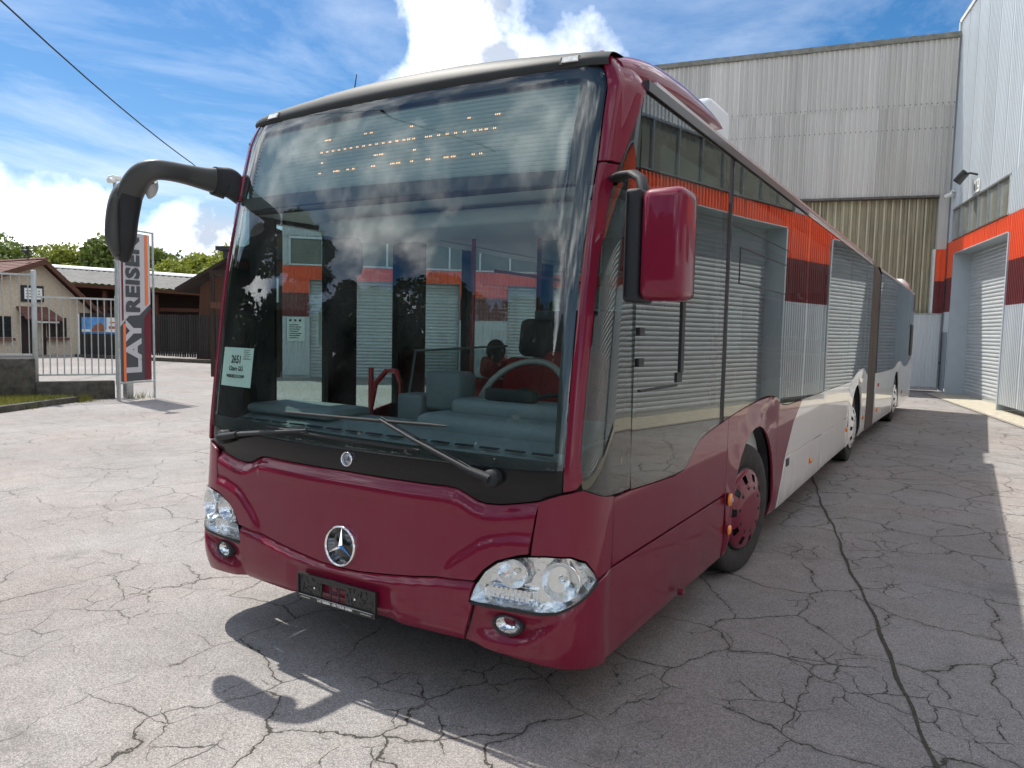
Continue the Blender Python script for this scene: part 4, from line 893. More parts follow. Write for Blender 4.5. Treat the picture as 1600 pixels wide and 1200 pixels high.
# windscreen
ws = [(u, z + .003) for u, z in SC_T] + [(1.169, 1.40), (1.169, 1.85), (1.170, 2.10), (1.183, 2.49), (1.178, 2.938)]
wsP = ws + [(-u, z) for u, z in ws[1:][::-1]]
windscreen = spanel('windscreen', wsP, m_ws, grid=.05, th=.008)
def mask(polys, off=-.012, m=m_mask, name='ceramic_band', par=None):
    for P in polys: spanel(name, P, m, off=off, grid=.08, rim=False, parent=par or windscreen)
mask([[(-1.17, 2.895), (1.17, 2.895), (1.17, 2.936), (-1.17, 2.936)], [(-1.17, 2.425), (1.17, 2.405), (1.17, 2.468), (-1.17, 2.50)],
      [(1.055, 2.468), (1.17, 2.468), (1.17, 2.895), (1.06, 2.895)], [(-1.17, 2.50), (-1.12, 2.50), (-1.10, 2.895), (-1.17, 2.895)],
      [(1.125, 1.24), (1.168, 1.24), (1.168, 2.406), (1.10, 2.407)], [(-1.168, 1.24), (-1.145, 1.24), (-1.13, 2.426), (-1.168, 2.426)],
      [(-1.166, 1.156), (1.166, 1.156), (1.166, 1.205), (.3, 1.215), (-1.166, 1.23)]])
spanel('light_leak_strip', [(-1.19, 2.885), (1.19, 2.885), (1.19, 3.005), (-1.19, 3.005)], m_mask, off=-.035, grid=.08, rim=False)  # added strip behind the glass top, stops sun leaking under the visor
# A pillars
pl_lo = [(1.174, 1.082), (1.232, 1.095), (1.255, 1.13), (1.238, 1.22), (1.238, 1.50), (1.243, 1.82), (1.245, 2.05), (1.258, 2.30), (1.275, 2.44), (1.290, 2.488), (1.189, 2.488), (1.176, 2.10), (1.174, 1.6)]
both('windscreen_pillar', pl_lo, m_maroon, grid=.03, off=.006, disp=lambda u, z: .010 * math.exp(-((u - 1.195 - .02 * sst((z - 2.2) / .3)) / .018) ** 2))
pl_hi = [(1.189, 2.500), (1.296, 2.500), (1.318, 2.56), (1.345, 2.63), (1.375, 2.70), (1.41, 2.77), (1.455, 2.835), (1.50, 2.875), (1.56, 2.90), (1.62, 2.91), (1.66, 2.94), (1.60, 2.985), (1.50, 3.015), (1.35, 3.03), (1.176, 3.02), (1.180, 2.985), (1.184, 2.94)]
both('pillar_cap', pl_hi, m_maroon, grid=.028, off=.006, disp=lambda u, z: .012 * math.exp(-((u - 1.235) / .02) ** 2))
# roof front: grey visor strip and dome
def dome(x0, x1, rows, nx, name, m, edge=0.0, par=None):
    rings = []
    for zc, yc, dr in rows:
        rg = []
        for i in range(nx):
            x = x0 + (x1 - x0) * i / (nx - 1); u = ux(x) if abs(x) < 1.27 else x; xo, yo = x, outline(u)[1]
            rg.append((x, yc + yo, zc - dr * x * x))
        rings.append(rg)
    b = MB(); b.loft(rings[::-1], closed=False); return b.build(name, m, par or bus)
VR = [(2.943, y0(2.943), 0), (2.957, y0(2.955) - .014, 0), (2.985, y0(2.97) - .012, .004), (3.015, .352, .012), (3.043, .375, .024), (3.066, .41, .036), (3.083, .455, .045), (3.093, .52, .05), (3.096, .62, .052), (3.09, .80, .052)]
dome(-1.165, 1.165, VR, 40, 'roof_visor', m_visor)
both('visor_seam', [(0, 2.938), (1.165, 2.938), (1.165, 2.944), (0, 2.944)], m_rubber, off=.001, grid=.1, rim=False)
mk = (( 1.006), (-.962))
for x in mk:
    e = empty('marker_lamp'); e.parent = bus
    spanel('lamp_base', [(x - .060, 2.950), (x + .060, 2.950), (x + .060, 2.986), (x - .060, 2.986)], m_rubber, off=.018, th=.02, grid=.03, parent=e)
    spanel('lens', [(x - .048, 2.956), (x + .048, 2.956), (x + .048, 2.980), (x - .048, 2.980)], mat('marker_lens', (.72, .74, .72), .15, 0, .8, noise=(60, .35)), off=.024, th=.008, grid=.03, parent=e)
# roof skin
def roofskin(ya, yb, name, m, xf=lambda v: v, par=None, hw=1.262):
    rings = []
    for y in nu(ya, yb, 9):
        pr = [(-hw, 2.872), (-hw, 2.90), (-1.245, 2.93), (-1.20, 2.945), (-1.05, 2.955), (-.7, 2.965), (0, 2.97), (.7, 2.965), (1.05, 2.955), (1.20, 2.945), (1.245, 2.93), (hw, 2.90), (hw, 2.872)]
        rings.append([xf(Vector((x, y, z))) for x, z in pr])
    b = MB(); b.loft(rings, closed=False); return b.build(name, m, par or bus)
roofskin(.62, 10.12, 'roof', m_white)
m_rail = mat('dark_gutter_profile', (.035, .032, .032), .3, .4, .3)
for s in (1, -1):
    b = MB(); b.box(min(s * 1.256, s * 1.290), max(s * 1.256, s * 1.290), .60, 4.55, 2.858, 2.905); b.build('gutter_rail', m_rail, bus)
    b = MB(); b.box(min(s * 1.262, s * 1.286), max(s * 1.262, s * 1.286), .70, 10.12, 2.9055, 2.925); b.build('gutter_strip', m_alu, bus)
# maroon roof fairing over the cab corner
for s in (1, -1):
    rings = []
    TAB = [(.50, 2.93, 3.005, 1.205, 1.06), (.58, 2.905, 3.035, 1.245, 1.05), (.66, 2.908, 3.062, 1.262, 1.03), (.78, 2.920, 3.092, 1.270, 1.01), (.98, 2.938, 3.120, 1.274, .99), (1.20, 2.955, 3.130, 1.274, .98), (1.45, 2.972, 3.126, 1.268, .99), (1.70, 2.992, 3.104, 1.258, 1.02), (1.86, 3.005, 3.076, 1.245, 1.06), (1.97, 3.018, 3.046, 1.228, 1.12)]
    for y, zl, zt, xo, xi in TAB:
        rg = []
        for i in range(13):
            a = PI / 2 * i / 12; rg.append((s * (xi + (xo - xi) * math.cos(a) ** .75), y, zl + (zt - zl) * math.sin(a) ** .85))
        rg += [(s * xi, y, zl), (s * (xo - .05), y, zl - .004)]; rings.append(rg)
    b = MB(); b.loft(rings, closed=True, caps=True); b.build('roof_fairing', m_maroon, bus)
    b = MB(); b.bbox(min(s * 1.05, s * 1.205), max(s * 1.05, s * 1.205), .80, 1.80, 2.92, 3.0, .01); b.build('fairing_bracket', m_lightplastic, bus)
# roof pods
b = MB(); b.bbox(-.95, .97, 2.56, 3.05, 2.97, 3.42, .05); b.build('air_conditioning_unit', m_clad, bus)
b = MB(); b.bbox(-.90, .90, 2.50, 2.559, 3.0, 3.38, .02); b.build('air_conditioning_grille', m_dark, bus)
b = MB(); b.bbox(-1.0, 1.12, 6.5, 8.9, 2.95, 3.10, .06); b.build('roof_pod', m_white, bus)
b = MB(); b.tube([(-.93, 1.0, 2.96), (-.91, 1.0, 3.29), (-.89, 1.0, 3.39)], [.006, .005, .003], 6); b.tube([(-.93, 1.0, 2.95), (-.93, 1.0, 3.02)], .02, 8); b.build('aerial', m_dark, bus)
# ------------------------------------------------------------------ sides
GL = [(.58, 1.02), (.86, 1.005), (1.20, .99), (1.36, .998), (1.44, 1.035), (1.52, 1.09), (1.62, 1.135), (1.80, 1.165), (1.97, 1.185), (2.24, 1.215), (2.6, 1.245), (3.06, 1.275), (3.33, 1.28), (3.56, 1.262), (3.72, 1.22), (3.90, 1.172), (4.10, 1.155), (4.4, 1.155), (5.5, 1.155), (8.1, 1.155), (8.45, 1.19), (8.8, 1.25), (9.1, 1.29), (9.45, 1.30), (9.75, 1.26), (9.95, 1.20), (10.1, 1.165)]
def gz(y): return poly_z(GL, y)
def U(y, z): return uy(y, z)
def glpoly(ya, yb, gap=.004, ztop=2.852, lowoff=.004):
    ys = [ya + gap] + [y for y, _ in GL if ya + gap < y < yb - gap] + [yb - gap]
    return [(U(y, gz(y)), gz(y) + lowoff) for y in ys] + [(U(yb - gap, ztop), ztop), (U(ya + gap, ztop), ztop)]
cg = [(1.262, 1.088), (1.246, 1.13), (1.243, 1.23), (1.243, 1.50), (1.248, 1.82), (1.250, 2.05), (1.263, 2.30), (1.280, 2.44), (1.300, 2.50), (1.322, 2.56), (1.350, 2.63), (1.380, 2.70), (1.414, 2.765), (1.44, 2.80), (U(.57, 2.85), 2.852)] + [(U(.57, z), z) for z in (2.6, 2.2, 1.8, 1.4, 1.1)] + [(U(.57, 1.03), 1.03), (1.485, 1.036), (1.42, 1.042), (1.36, 1.056), (1.30, 1.077)]
JN = [.58, 2.010, 2.095, 3.95, 5.75, 7.75, 9.35, 10.1]
for mir in (False, True):
    c = spanel('corner_window', cg, m_corner, grid=.04, th=.008, mirror=mir)
    s = -1 if mir else 1
    spanel('window_band', [(U(.50, z), z) for z in (1.04, 1.6, 2.2, 2.84)] + [(U(.57, z), z) for z in (2.84, 2.2, 1.6, 1.04)], m_mask, off=-.012, grid=.1, rim=False, parent=c, mirror=mir)
    spanel('window_band', [(1.26, 1.09), (1.30, 1.08), (1.49, 1.04), (U(.57, 1.04), 1.04), (U(.57, 1.16), 1.16), (1.45, 1.15), (1.26, 1.17)], m_mask, off=-.012, grid=.1, rim=False, parent=c, mirror=mir)
    spanel('window_band', [(1.33, 2.58), (1.55, 2.62), (U(.57, 2.7), 2.7), (U(.57, 2.84), 2.84), (1.45, 2.81), (1.40, 2.74)], m_mask, off=-.012, grid=.1, rim=False, parent=c, mirror=mir)
    if mir:
        spanel('window_band', [(1.26, 1.175), (1.60, 1.165), (1.60, 2.10), (1.26, 2.10)], m_mask, off=-.016, grid=.1, rim=False, parent=c, mirror=True)  # added dark sheet over the door-side corner glass, blocks a sun patch on the ground
        continue
    for a, b_ in zip(JN, JN[1:]):
        if abs(a - 2.010) < .01: continue
        w = spanel('side_window', glpoly(a, b_), m_side, grid=.07, th=.008)
        bands = [[(U(a + .01, 2.72), 2.72), (U(b_ - .01, 2.72), 2.72), (U(b_ - .01, 2.85), 2.85), (U(a + .01, 2.85), 2.85)]]
        lz = max(gz(y) for y in nu(a, b_, 6)); bw = .07
        bands.append([(U(y, gz(y)), gz(y) + .01) for y in nu(a + .01, b_ - .01, 12)] + [(U(b_ - .01, lz), lz + .13), (U(a + .01, lz), lz + .13)])
        for e0, e1 in ((a + .005, a + bw), (b_ - bw, b_ - .005)): bands.append([(U(e0, 1.2), lz + .13), (U(e1, 1.2), lz + .13), (U(e1, 2.7), 2.72), (U(e0, 2.7), 2.72)])
        for bb in bands: spanel('window_band', bb, m_mask, off=-.014, grid=.15, rim=False, parent=w)
# slotted strip between the first two windows
vb = spanel('vent_strip', glpoly(2.010, 2.095), m_dark, grid=.06, th=.01, off=-.004)
b = MB()
for i in range(92):
    z = 1.25 + i * .0145; b.box(1.2705, 1.2755, 2.022, 2.083, z, z + .0065)
tag(b.build('slot_rib', m_plastic, vb), kind='stuff')
# driver's sliding window frame
dw = MB(); pts = [(1.2785, .64, 1.485), (1.2785, 1.16, 1.485), (1.2785, 1.205, 1.52), (1.2785, 1.215, 1.60), (1.2785, 1.215, 2.40)]
dw.tube(pts[:2], .006, 6); dw.box(1.274, 1.284, 1.20, 1.245, 1.55, 2.42); dw.box(1.274, 1.283, 1.15, 1.23, 1.50, 1.552); dw.box(1.274, 1.280, .60, 1.20, 2.418, 2.426)
dw.box(1.274, 1.286, .60, .66, 1.60, 1.64); dw.box(1.274, 1.286, .60, .66, 1.745, 1.785); dw.build('sliding_window_frame', m_dark, bus)
for (ya, yb_, za, zb) in ((2.32, 3.75, 2.10, 2.33),):
    b = MB()
    b.box(1.2755, 1.2785, ya, yb_, za - .005, za + .003); b.box(1.2755, 1.2785, ya, yb_, zb, zb + .008); b.box(1.2755, 1.2785, ya, ya + .012, za + .0031, zb - .0001); b.box(1.2755, 1.2785, 2.11, 3.9, 2.455, 2.461); b.build('top_light_frame', m_dark, bus)
# lower body
ARC, ARR = 2.92, .625
def arch(yc, r, zc, n=18, z0=.285): # from rear bottom over the top to the front bottom
    a0 = math.asin(max(-1, (z0 - zc) / r)); return [(yc + r * math.cos(a), zc + r * math.sin(a)) for a in nu(a0, PI - a0, n)]
def side(ya, yb, zl, zh, m, name, mirror=False, low=.275, disp=None, archc=None, cut=None, grid=.06, xf=None):
    lowpts = []
    if archc is None: lowpts = [(yb, low if zl is None else zl), (ya, low if zl is None else zl)]
    else: lowpts = [(yb, low)] + [(y, z) for y, z in arch(archc, ARR, .46) if ya - .01 < y < yb + .01] + [(ya, low)]
    ys = [ya] + [y for y, _ in GL if ya + .02 < y < yb - .02] + [yb]
    toppts = [(y, (gz(y) - .004) if zh is None else zh) for y in ys]
    P = [(U(y, z), z) for y, z in toppts + lowpts]
    return spanel(name, P, m, mirror=mirror, grid=grid, disp=disp, xf=xf, sidegrid=.2)
def flare(yc):
    def f(u, z):
        y = S(abs(u), z)[1]; r = math.hypot(y - yc, z - .46); d = .026 * (1 - sst((r - ARR) / .13)) if z > .30 else 0
        y2 = 3.3 if yc < 5 else 9.3
        d += .022 * math.exp(-(((y - y2) / .45) ** 2)) * sst((z - 1.05) / .16)
        return d
    return f
DIV = [(1.152, 4.77), (.97, 4.40), (.71, 4.11), (.53, 3.99), (.275, 3.87)]
for mir in (False, True):
    side(.392, 2.218, .708, None, m_maroon, 'side_panel', mir, grid=.05)
    side(2.226, 3.74, None, None, m_maroon, 'wheel_arch_panel', mir, archc=ARC, disp=flare(ARC), grid=.035)
    P = [(3.748, .275), (3.748, gz(3.748) - .004), (3.9, gz(3.9) - .004), (4.1, 1.151), (4.4, 1.151)] + [(y, min(z, 1.151)) for z, y in DIV]
    spanel('side_panel', [(U(y, z), z) for y, z in P], m_maroon, mirror=mir, grid=.06, sidegrid=.3)
    dv = [(U(y + .003, z), min(z, 1.151)) for z, y in DIV]
    up = [(U(6.0, .7), .690), (U(6.0, 1.15), 1.151)]
    def split(zsp):  # divider point at height
        for (za, ya), (zb, yb_) in zip(DIV, DIV[1:]):
            if zb <= zsp <= za: return ya + (yb_ - ya) * (za - zsp) / (za - zb)
    spanel('side_panel', [dv[0]] + [p for p in dv[1:] if p[1] > .70] + [(U(split(.69) + .003, .69), .690)] + up, m_white, mirror=mir, grid=.06, sidegrid=.3)
    spanel('skirt_flap', [(U(split(.682) + .003, .68), .682)] + [p for p in dv if p[1] < .68] + [(U(6.0, .3), .29), (U(6.0, .68), .682)], m_white, mirror=mir, grid=.06, sidegrid=.3, off=.003)
    side(6.006, 8.07, .690, None, m_white, 'side_panel', mir); side(6.006, 8.07, .29, .682, m_white, 'skirt_flap', mir)
    side(8.076, 9.50, None, None, m_white, 'wheel_arch_panel', mir, archc=8.72, disp=flare(8.72), grid=.04)
    side(9.506, 10.1, .29, None, m_white, 'side_panel', mir)
spanel('maroon_divider_strip', [(U(2.220, 1.2), 1.195), (U(2.225, 1.2), 1.195), (U(2.225, .3), .28), (U(2.220, .3), .28)], m_dark, off=-.006, grid=.1, rim=False)
for s in (1, -1):   # inner liners so that gaps are dark and the skirt has a bottom
    b = MB(); x0_, x1_ = sorted((s * 1.19, s * 1.235))
    for ya, yb_ in ((.7, 2.21), (3.56, 8.03), (9.40, 10.08)): b.box(x0_, x1_, ya, yb_, .30, 1.0)
    b.box(x0_, x1_, 2.21, 10.08, 1.10, 1.14); b.build('side_liner', m_dark, bus)
b = MB(); b.box(-1.2, 1.2, .5, 10.1, .30, .36); b.build('underfloor', m_dark, bus)
for yc in (ARC, 8.72):
    for s in (1, -1):
        b = MB(); pr = arch(yc, ARR + .005, .46, 18, .29)
        b.loft([[(s * 1.262, y, z) for y, z in pr], [(s * .80, y, z) for y, z in pr]], closed=False); b.add([(s * .80, y, z) for y, z in pr], [list(range(len(pr)))]); b.build('wheel_housing', m_dark, bus)
# side markers and reflectors
def marker(y, z, w, h, x=1.275, m=m_amber, lens=False):
    b = MB(); b.bbox(x - .004, x + .022, y - w / 2, y + w / 2, z - h / 2, z + h / 2, min(w, h) * .25); o = b.build('side_marker_lamp', m, bus)
    if lens: b = MB(); b.bbox(x + .0221, x + .027, y - w * .05, y + w * .25, z - h * .22, z + h * .15, .004); b.build('marker_insert', m_lightplastic, o)
marker(2.245, .665, .085, .078, x=1.292, lens=True); marker(2.262, .455, .062, .062, x=1.290, m=mat('amber_reflector', (.85, .28, .05), .25, 0, .6)); marker(5.33, .49, .09, .06); marker(7.95, .53, .08, .06); marker(9.75, .53, .08, .06)
b = MB(); b.bbox(1.272, 1.285, 4.13, 4.25, .60, .67, .01); b.build('fuel_flap_catch', m_dark, bus)
b = MB(); b.tube([(1.27, 1.35, .30), (1.30, 1.35, .30)], .02, 8); b.build('tow_eye_cap', m_maroon, bus)
# ------------------------------------------------------------------ wheels
def wheel(x, y, side_, steer, m_cap, par, twin=False, z=.478):
    w = empty('wheel', (x, y, z), 0); w.rotation_euler = (0, 0, steer); w.parent = par
    Mx = Matrix.Rotation(PI / 2 * side_, 4, 'Y')
    pr = [(.30, -.27), (.40, -.285), (.455, -.275), (.476, -.245), (.478, -.14), (.478, -.03), (.470, -.008), (.44, .004), (.40, .008), (.35, .004), (.315, -.01), (.30, -.02)]
    b = MB(); b.lathe(pr, 56, Mx); b.build('tyre', m_tyre, w)
    b = MB()
    for yg in (-.22, -.17, -.11, -.06): b.lathe([(.4785, yg - .004), (.4795, yg), (.4785, yg + .004)], 56, Mx)
    b.build('tread_groove', m_dark, w)
    b = MB(); b.lathe([(.305, -.10), (.308, .0), (.300, .012), (.285, .004), (.26, -.06), (.0, -.07)], 40, Mx); b.build('rim', m_plastic, w)
    # trim disc with slots
    n = 80; rr = [(.296, .010), (.290, .020), (.262, .030), (.236, .040), (.205, .050), (.165, .056), (.12, .058), (.06, .060), (.0, .060)]
    b = MB(); holes = 10; vs = []; fs = []
    for r, h in rr: vs += [tuple(Mx @ Vector((r * math.cos(2 * PI * k / n), r * math.sin(2 * PI * k / n), h))) for k in range(n)]
    for i in range(len(rr) - 1):
        for k in range(n):
            if i in (2, 3) and (k % (n // holes)) in (2, 3, 4): continue
            fs.append((i * n + k, i * n + (k + 1) % n, (i + 1) * n + (k + 1) % n, (i + 1) * n + k))
    b.add(vs, fs, True); cap = b.build('wheel_trim', m_cap, w)
    b = MB()
    for k in range(10):
        a = 2 * PI * k / 10 + .2; b.lathe([(.0, .0605), (.013, .0605), (.013, .057)], 8, Mx @ Matrix.Translation((.165 * math.cos(a), .165 * math.sin(a), -.001)))
    b.build('trim_hole', m_dark, w); return w
wheel(1.235, 2.85, 1, math.radians(-9), m_maroon, bus); wheel(-1.235, 2.85, -1, math.radians(-9), m_maroon, bus)
for s in (1, -1): wheel(s * 1.235, 8.72, s, 0, m_white, bus)
# ------------------------------------------------------------------ bellows and rear section
ANG = math.radians(-1.1); PV = Vector((0, 10.7, 0)); RM = Matrix.Rotation(ANG, 3, 'Z')
def XR(v): v = Vector(v); v = PV + RM @ (v - PV); v.z -= (.012 * (v.y - 10.7) if v.y > 10.7 else 0) * .6; return v
b = MB(); rings = []; nf = 13
for i in range(nf * 2 + 1):
    y = 10.08 + (11.27 - 10.08) * i / (nf * 2); o = .0 if i % 2 == 0 else -.045
    x = 1.262 + o; pr = [(-x, .26), (-x, 2.80), (-x + .05, 2.93 + o), (-x + .2, 2.985 + o), (x - .2, 2.985 + o), (x - .05, 2.93 + o), (x, 2.80), (x, .26), (x - .1, .22), (-x + .1, .22)]
    t = (y - 10.08) / 1.19; rings.append([Vector((a, y, c)) * (1 - t) + XR((a, y, c)) * t for a, c in pr])
b.loft(rings, closed=True, caps=False, smooth=False); b.build('bellows', m_bellows, bus)
RG = [(11.30, 1.15), (12.6, 1.15), (13.4, 1.155), (14.2, 1.17), (14.55, 1.22), (14.9, 1.28), (15.3, 1.29), (15.65, 1.24), (15.9, 1.17), (16.4, 1.15), (17.0, 1.16), (17.9, 1.32)]
def rz(y): return poly_z(RG, y)
for mir in (False, True):
    for a, b_ in ((11.30, 13.1), (13.106, 15.0), (15.006, 16.9)):
        ys = [a] + [y for y, _ in RG if a < y < b_] + [b_]
        spanel('side_window', [(U(y, rz(y)), rz(y) + .004) for y in ys] + [(U(b_, 2.85), 2.85), (U(a, 2.85), 2.85)], m_side, grid=.1, mirror=mir, xf=XR, th=.008)
        spanel('window_band', [(U(y, rz(y)), rz(y) + .004) for y in ys] + [(U(b_, 2.85), 2.85), (U(a, 2.85), 2.85)], m_mask, off=-.03, grid=.2, mirror=mir, xf=XR, rim=False)
    spanel('side_panel', [(U(16.906, rz(16.9)), rz(16.906) + .004), (U(17.9, 1.32), 1.324), (U(18.05, 1.6), 1.6), (U(18.05, 2.85), 2.85), (U(16.906, 2.85), 2.85)], m_pane, mirror=mir, xf=XR, grid=.1)
    ya = 11.30
    P = [(y, rz(y) - .004) for y, _ in RG if y < 14.06]; spanel('side_panel', [(U(y, z), z) for y, z in P + [(14.06, 1.16), (14.06, .28), (11.30, .28)]], m_white, mirror=mir, xf=XR, grid=.08)
    P = [(14.066, 1.164)] + [(y, rz(y) - .004) for y, _ in RG if 14.07 < y < 15.35] + [(15.35, rz(15.35) - .004), (15.35, .285)] + [q for q in arch(14.71, ARR, .46)] + [(14.066, .285)]
    spanel('wheel_arch_panel', [(U(y, z), z) for y, z in P], m_white, mirror=mir, xf=XR, grid=.05, disp=lambda u, z: .022 * math.exp(-(((S(abs(u), z)[1] - 15.2) / .4) ** 2)) * sst((z - 1.02) / .16))
    P = [(15.356, rz(15.356) - .004)] + [(y, rz(y) - .004) for y, _ in RG if y > 15.4] + [(18.05, 1.5), (18.08, .9), (18.0, .36), (15.356, .285)]
    spanel('side_panel', [(U(y, z), z) for y, z in P], m_white, mirror=mir, xf=XR, grid=.08)
roofskin(11.27, 17.9, 'rear_roof', m_white, XR)
b = MB(); rings = []
for y, zt, hw in ((16.6, 3.05, 1.1), (16.8, 3.16, 1.16), (17.4, 3.2, 1.18), (17.9, 3.12, 1.19), (18.08, 2.95, 1.19), (18.12, 2.75, 1.18)):
    rings.append([XR((-hw, y, 2.75)), XR((-hw, y, zt - .12)), XR((-hw + .12, y, zt)), XR((hw - .12, y, zt)), XR((hw, y, zt - .12)), XR((hw, y, 2.75))])
b.loft(rings, closed=False); b.build('rear_roof_pod', m_white, bus)
b = MB(); b.add([XR((x, y, z)) for x, y, z in ((-1.26, 18.06, .36), (1.26, 18.06, .36), (1.26, 18.06, 2.9), (-1.26, 18.06, 2.9))], [(0, 1, 2, 3)]); b.build('rear_wall', m_white, bus)
lv = MB()
for i in range(13):
    z = 1.42 + i * .052; p = [XR((1.29, 17.35, z)), XR((1.29, 17.85, z)), XR((1.30, 17.85, z + .03)), XR((1.30, 17.35, z + .03))]; lv.add(p, [(0, 1, 2, 3)])
lv.build('engine_louvre', m_plastic, bus)
b = MB(); b.add([XR((1.284, 17.3, 1.38)), XR((1.284, 17.9, 1.38)), XR((1.284, 17.9, 2.12)), XR((1.284, 17.3, 2.12))], [(0, 1, 2, 3)]); b.build('louvre_backing', m_dark, bus)
for s in (1, -1):
    w = wheel(s * 1.235, 14.71, s, ANG, m_white, bus); p = XR((s * 1.235, 14.71, .478)); w.location = (p.x, p.y, .478)
    b = MB(); pr = arch(14.71, ARR + .005, .46, 18, .29); b.loft([[XR((s * 1.262, y, z)) for y, z in pr], [XR((s * .80, y, z)) for y, z in pr]], closed=False); b.add([XR((s * .8, y, z)) for y, z in pr], [list(range(len(pr)))]); b.build('wheel_housing', m_dark, bus)
b = MB(); b.add([XR(p) for p in ((-1.2, 11.3, .33), (1.2, 11.3, .33), (1.2, 18, .36), (-1.2, 18, .36))], [(0, 3, 2, 1)]); b.build('underfloor', m_dark, bus)
for y, z, m in ((11.62, .93, m_redbrown), (11.55, .50, m_amber), (15.9, .55, m_redbrown)):
    b = MB(); b.bbox(1.272, 1.292, y - .05, y + .05, z - .035, z + .035, .01); o = b.build('side_marker_lamp', m, bus); p = XR((0, y, 0)); o.location = (XR((1.275, y, 0)).x - 1.275, 0, 0)
# ------------------------------------------------------------------ headlamps, fog lamps
m_refl = mat('lamp_reflector', (.80, .82, .83), .12, 1.0, bump=(25, .004))
m_rib = mat('ribbed_reflector', (.78, .80, .82), .2, .9, bump=(90, .004))
m_bulb = mat('bulb_glass', (.9, .85, .75), .1, 0, .6)
def lamp(s):
    e = empty('headlight'); e.parent = bus
    HLp = HB[::-1] and ([(u, z) for u, z in HT] + [(u, z) for u, z in HB[1:-1]])
    HLp = [(u * s, z) for u, z in HLp]
    spanel('lens', HLp, m_lens, off=.014, th=.01, grid=.04, parent=e)
    spanel('reflector_housing', HLp, m_refl, off=-.055, grid=.05, rim=False, parent=e)
    ring = [(u * s, z) for u, z in HB]; low = [(u * s, z - .012) for u, z in HB]
    spanel('gasket', ring + low[::-1], m_rubber, off=.015, th=.02, grid=.03, parent=e)
    # side walls of the housing
    b = MB(); P = resample(HLp, .04); b.loft([[SO(u, z, .006) for u, z in P], [SO(u, z, -.06) for u, z in P]], closed=True, caps=False); b.build('housing_wall', m_refl, e)
    def bowl(u, z, r, dep, ru=1.0, ring_=True):
        c = Vector(SO(u * s, z, -.0)); n = Vector(nrm(u * s, z)); n = (n * .35 + Vector((s * .1, -1, .0)).normalized() * .65).normalized(); x = n.cross(Vector((0, 0, 1))).normalized(); y = x.cross(n); y = -y if y.z < 0 else y
        F = Matrix((x * ru, y, n)).transposed().to_4x4(); F.translation = c - n * .012
        b = MB(); b.lathe([(r, 0), (r * .96, -.006), (r * .8, -dep * .45), (r * .55, -dep * .75), (r * .25, -dep), (.012, -dep)], 32, F); b.build('reflector_bowl', m_refl, e)
        b = MB(); b.lathe([(r * 1.03, -.004), (r * 1.02, .004), (r * .99, .004), (r * .98, -.004)], 32, F); b.build('bezel_ring', m_chrome, e)
        b = MB(); b.lathe([(.014, -dep), (.014, -dep + .025), (.008, -dep + .035), (.0, -dep + .036)], 10, F); b.build('bulb', m_bulb, e)
        b = MB(); b.lathe([(r * .17, -.034), (r * .16, -.022), (.0, -.018)], 16, F); b.build('bulb_cap', m_chrome, e)
    bowl(1.185, .695, .083, .075); bowl(.965, .705, .062, .06, 1.15)
    b = MB()
    for i in range(9):
        u = .835 + i * .024; a = Vector(SO(u * s, .585, -.022)); c = Vector(SO((u + .004) * s, .628, -.022)); d = Vector(SO((u + .016) * s, .628, -.03)); f = Vector(SO((u + .016) * s, .585, -.03)); b.add([a, c, d, f], [(0, 1, 2, 3)])
    tag(b.build('indicator_rib', m_rib, e), kind='stuff')
    b = MB(); P0 = [(.815, .577), (1.07, .577), (1.075, .640), (.84, .640)]
    b.loft([[SO(u * s, z, -.012) for u, z in P0], [SO(u * s, z, -.05) for u, z in P0]], closed=True, caps=False, smooth=False); b.build('indicator_frame', m_chrome, e)
    P1 = [(1.285, .66), (1.34, .69), (1.29, .755), (1.26, .765)]; spanel('side_light', [(u * s, z) for u, z in P1], m_rib, off=-.018, grid=.03, rim=False, parent=e)
    f = empty('fog_lamp'); f.parent = bus
    c = Vector(SO(.955 * s, .478, -.006)); n = Vector((.12 * s, -.99, .04)).normalized(); x = n.cross(Vector((0, 0, 1))).normalized(); y = x.cross(n); y = -y if y.z < 0 else y
    F = Matrix((x * 1.45, y * .92, n)).transposed().to_4x4(); F.translation = c
    b = MB(); b.lathe([(.050, -.03), (.050, .006), (.044, .012), (.040, .004), (.040, -.03)], 32, F); b.build('surround', m_dark, f)
    b = MB(); b.lathe([(.040, .0), (.034, -.012), (.018, -.026), (.0, -.03)], 24, F); b.build('reflector', m_refl, f)
    b = MB(); b.lathe([(.040, .006), (.03, .010), (.0, .013)], 24, F); b.build('lens', m_lens, f)
lamp(1); lamp(-1)
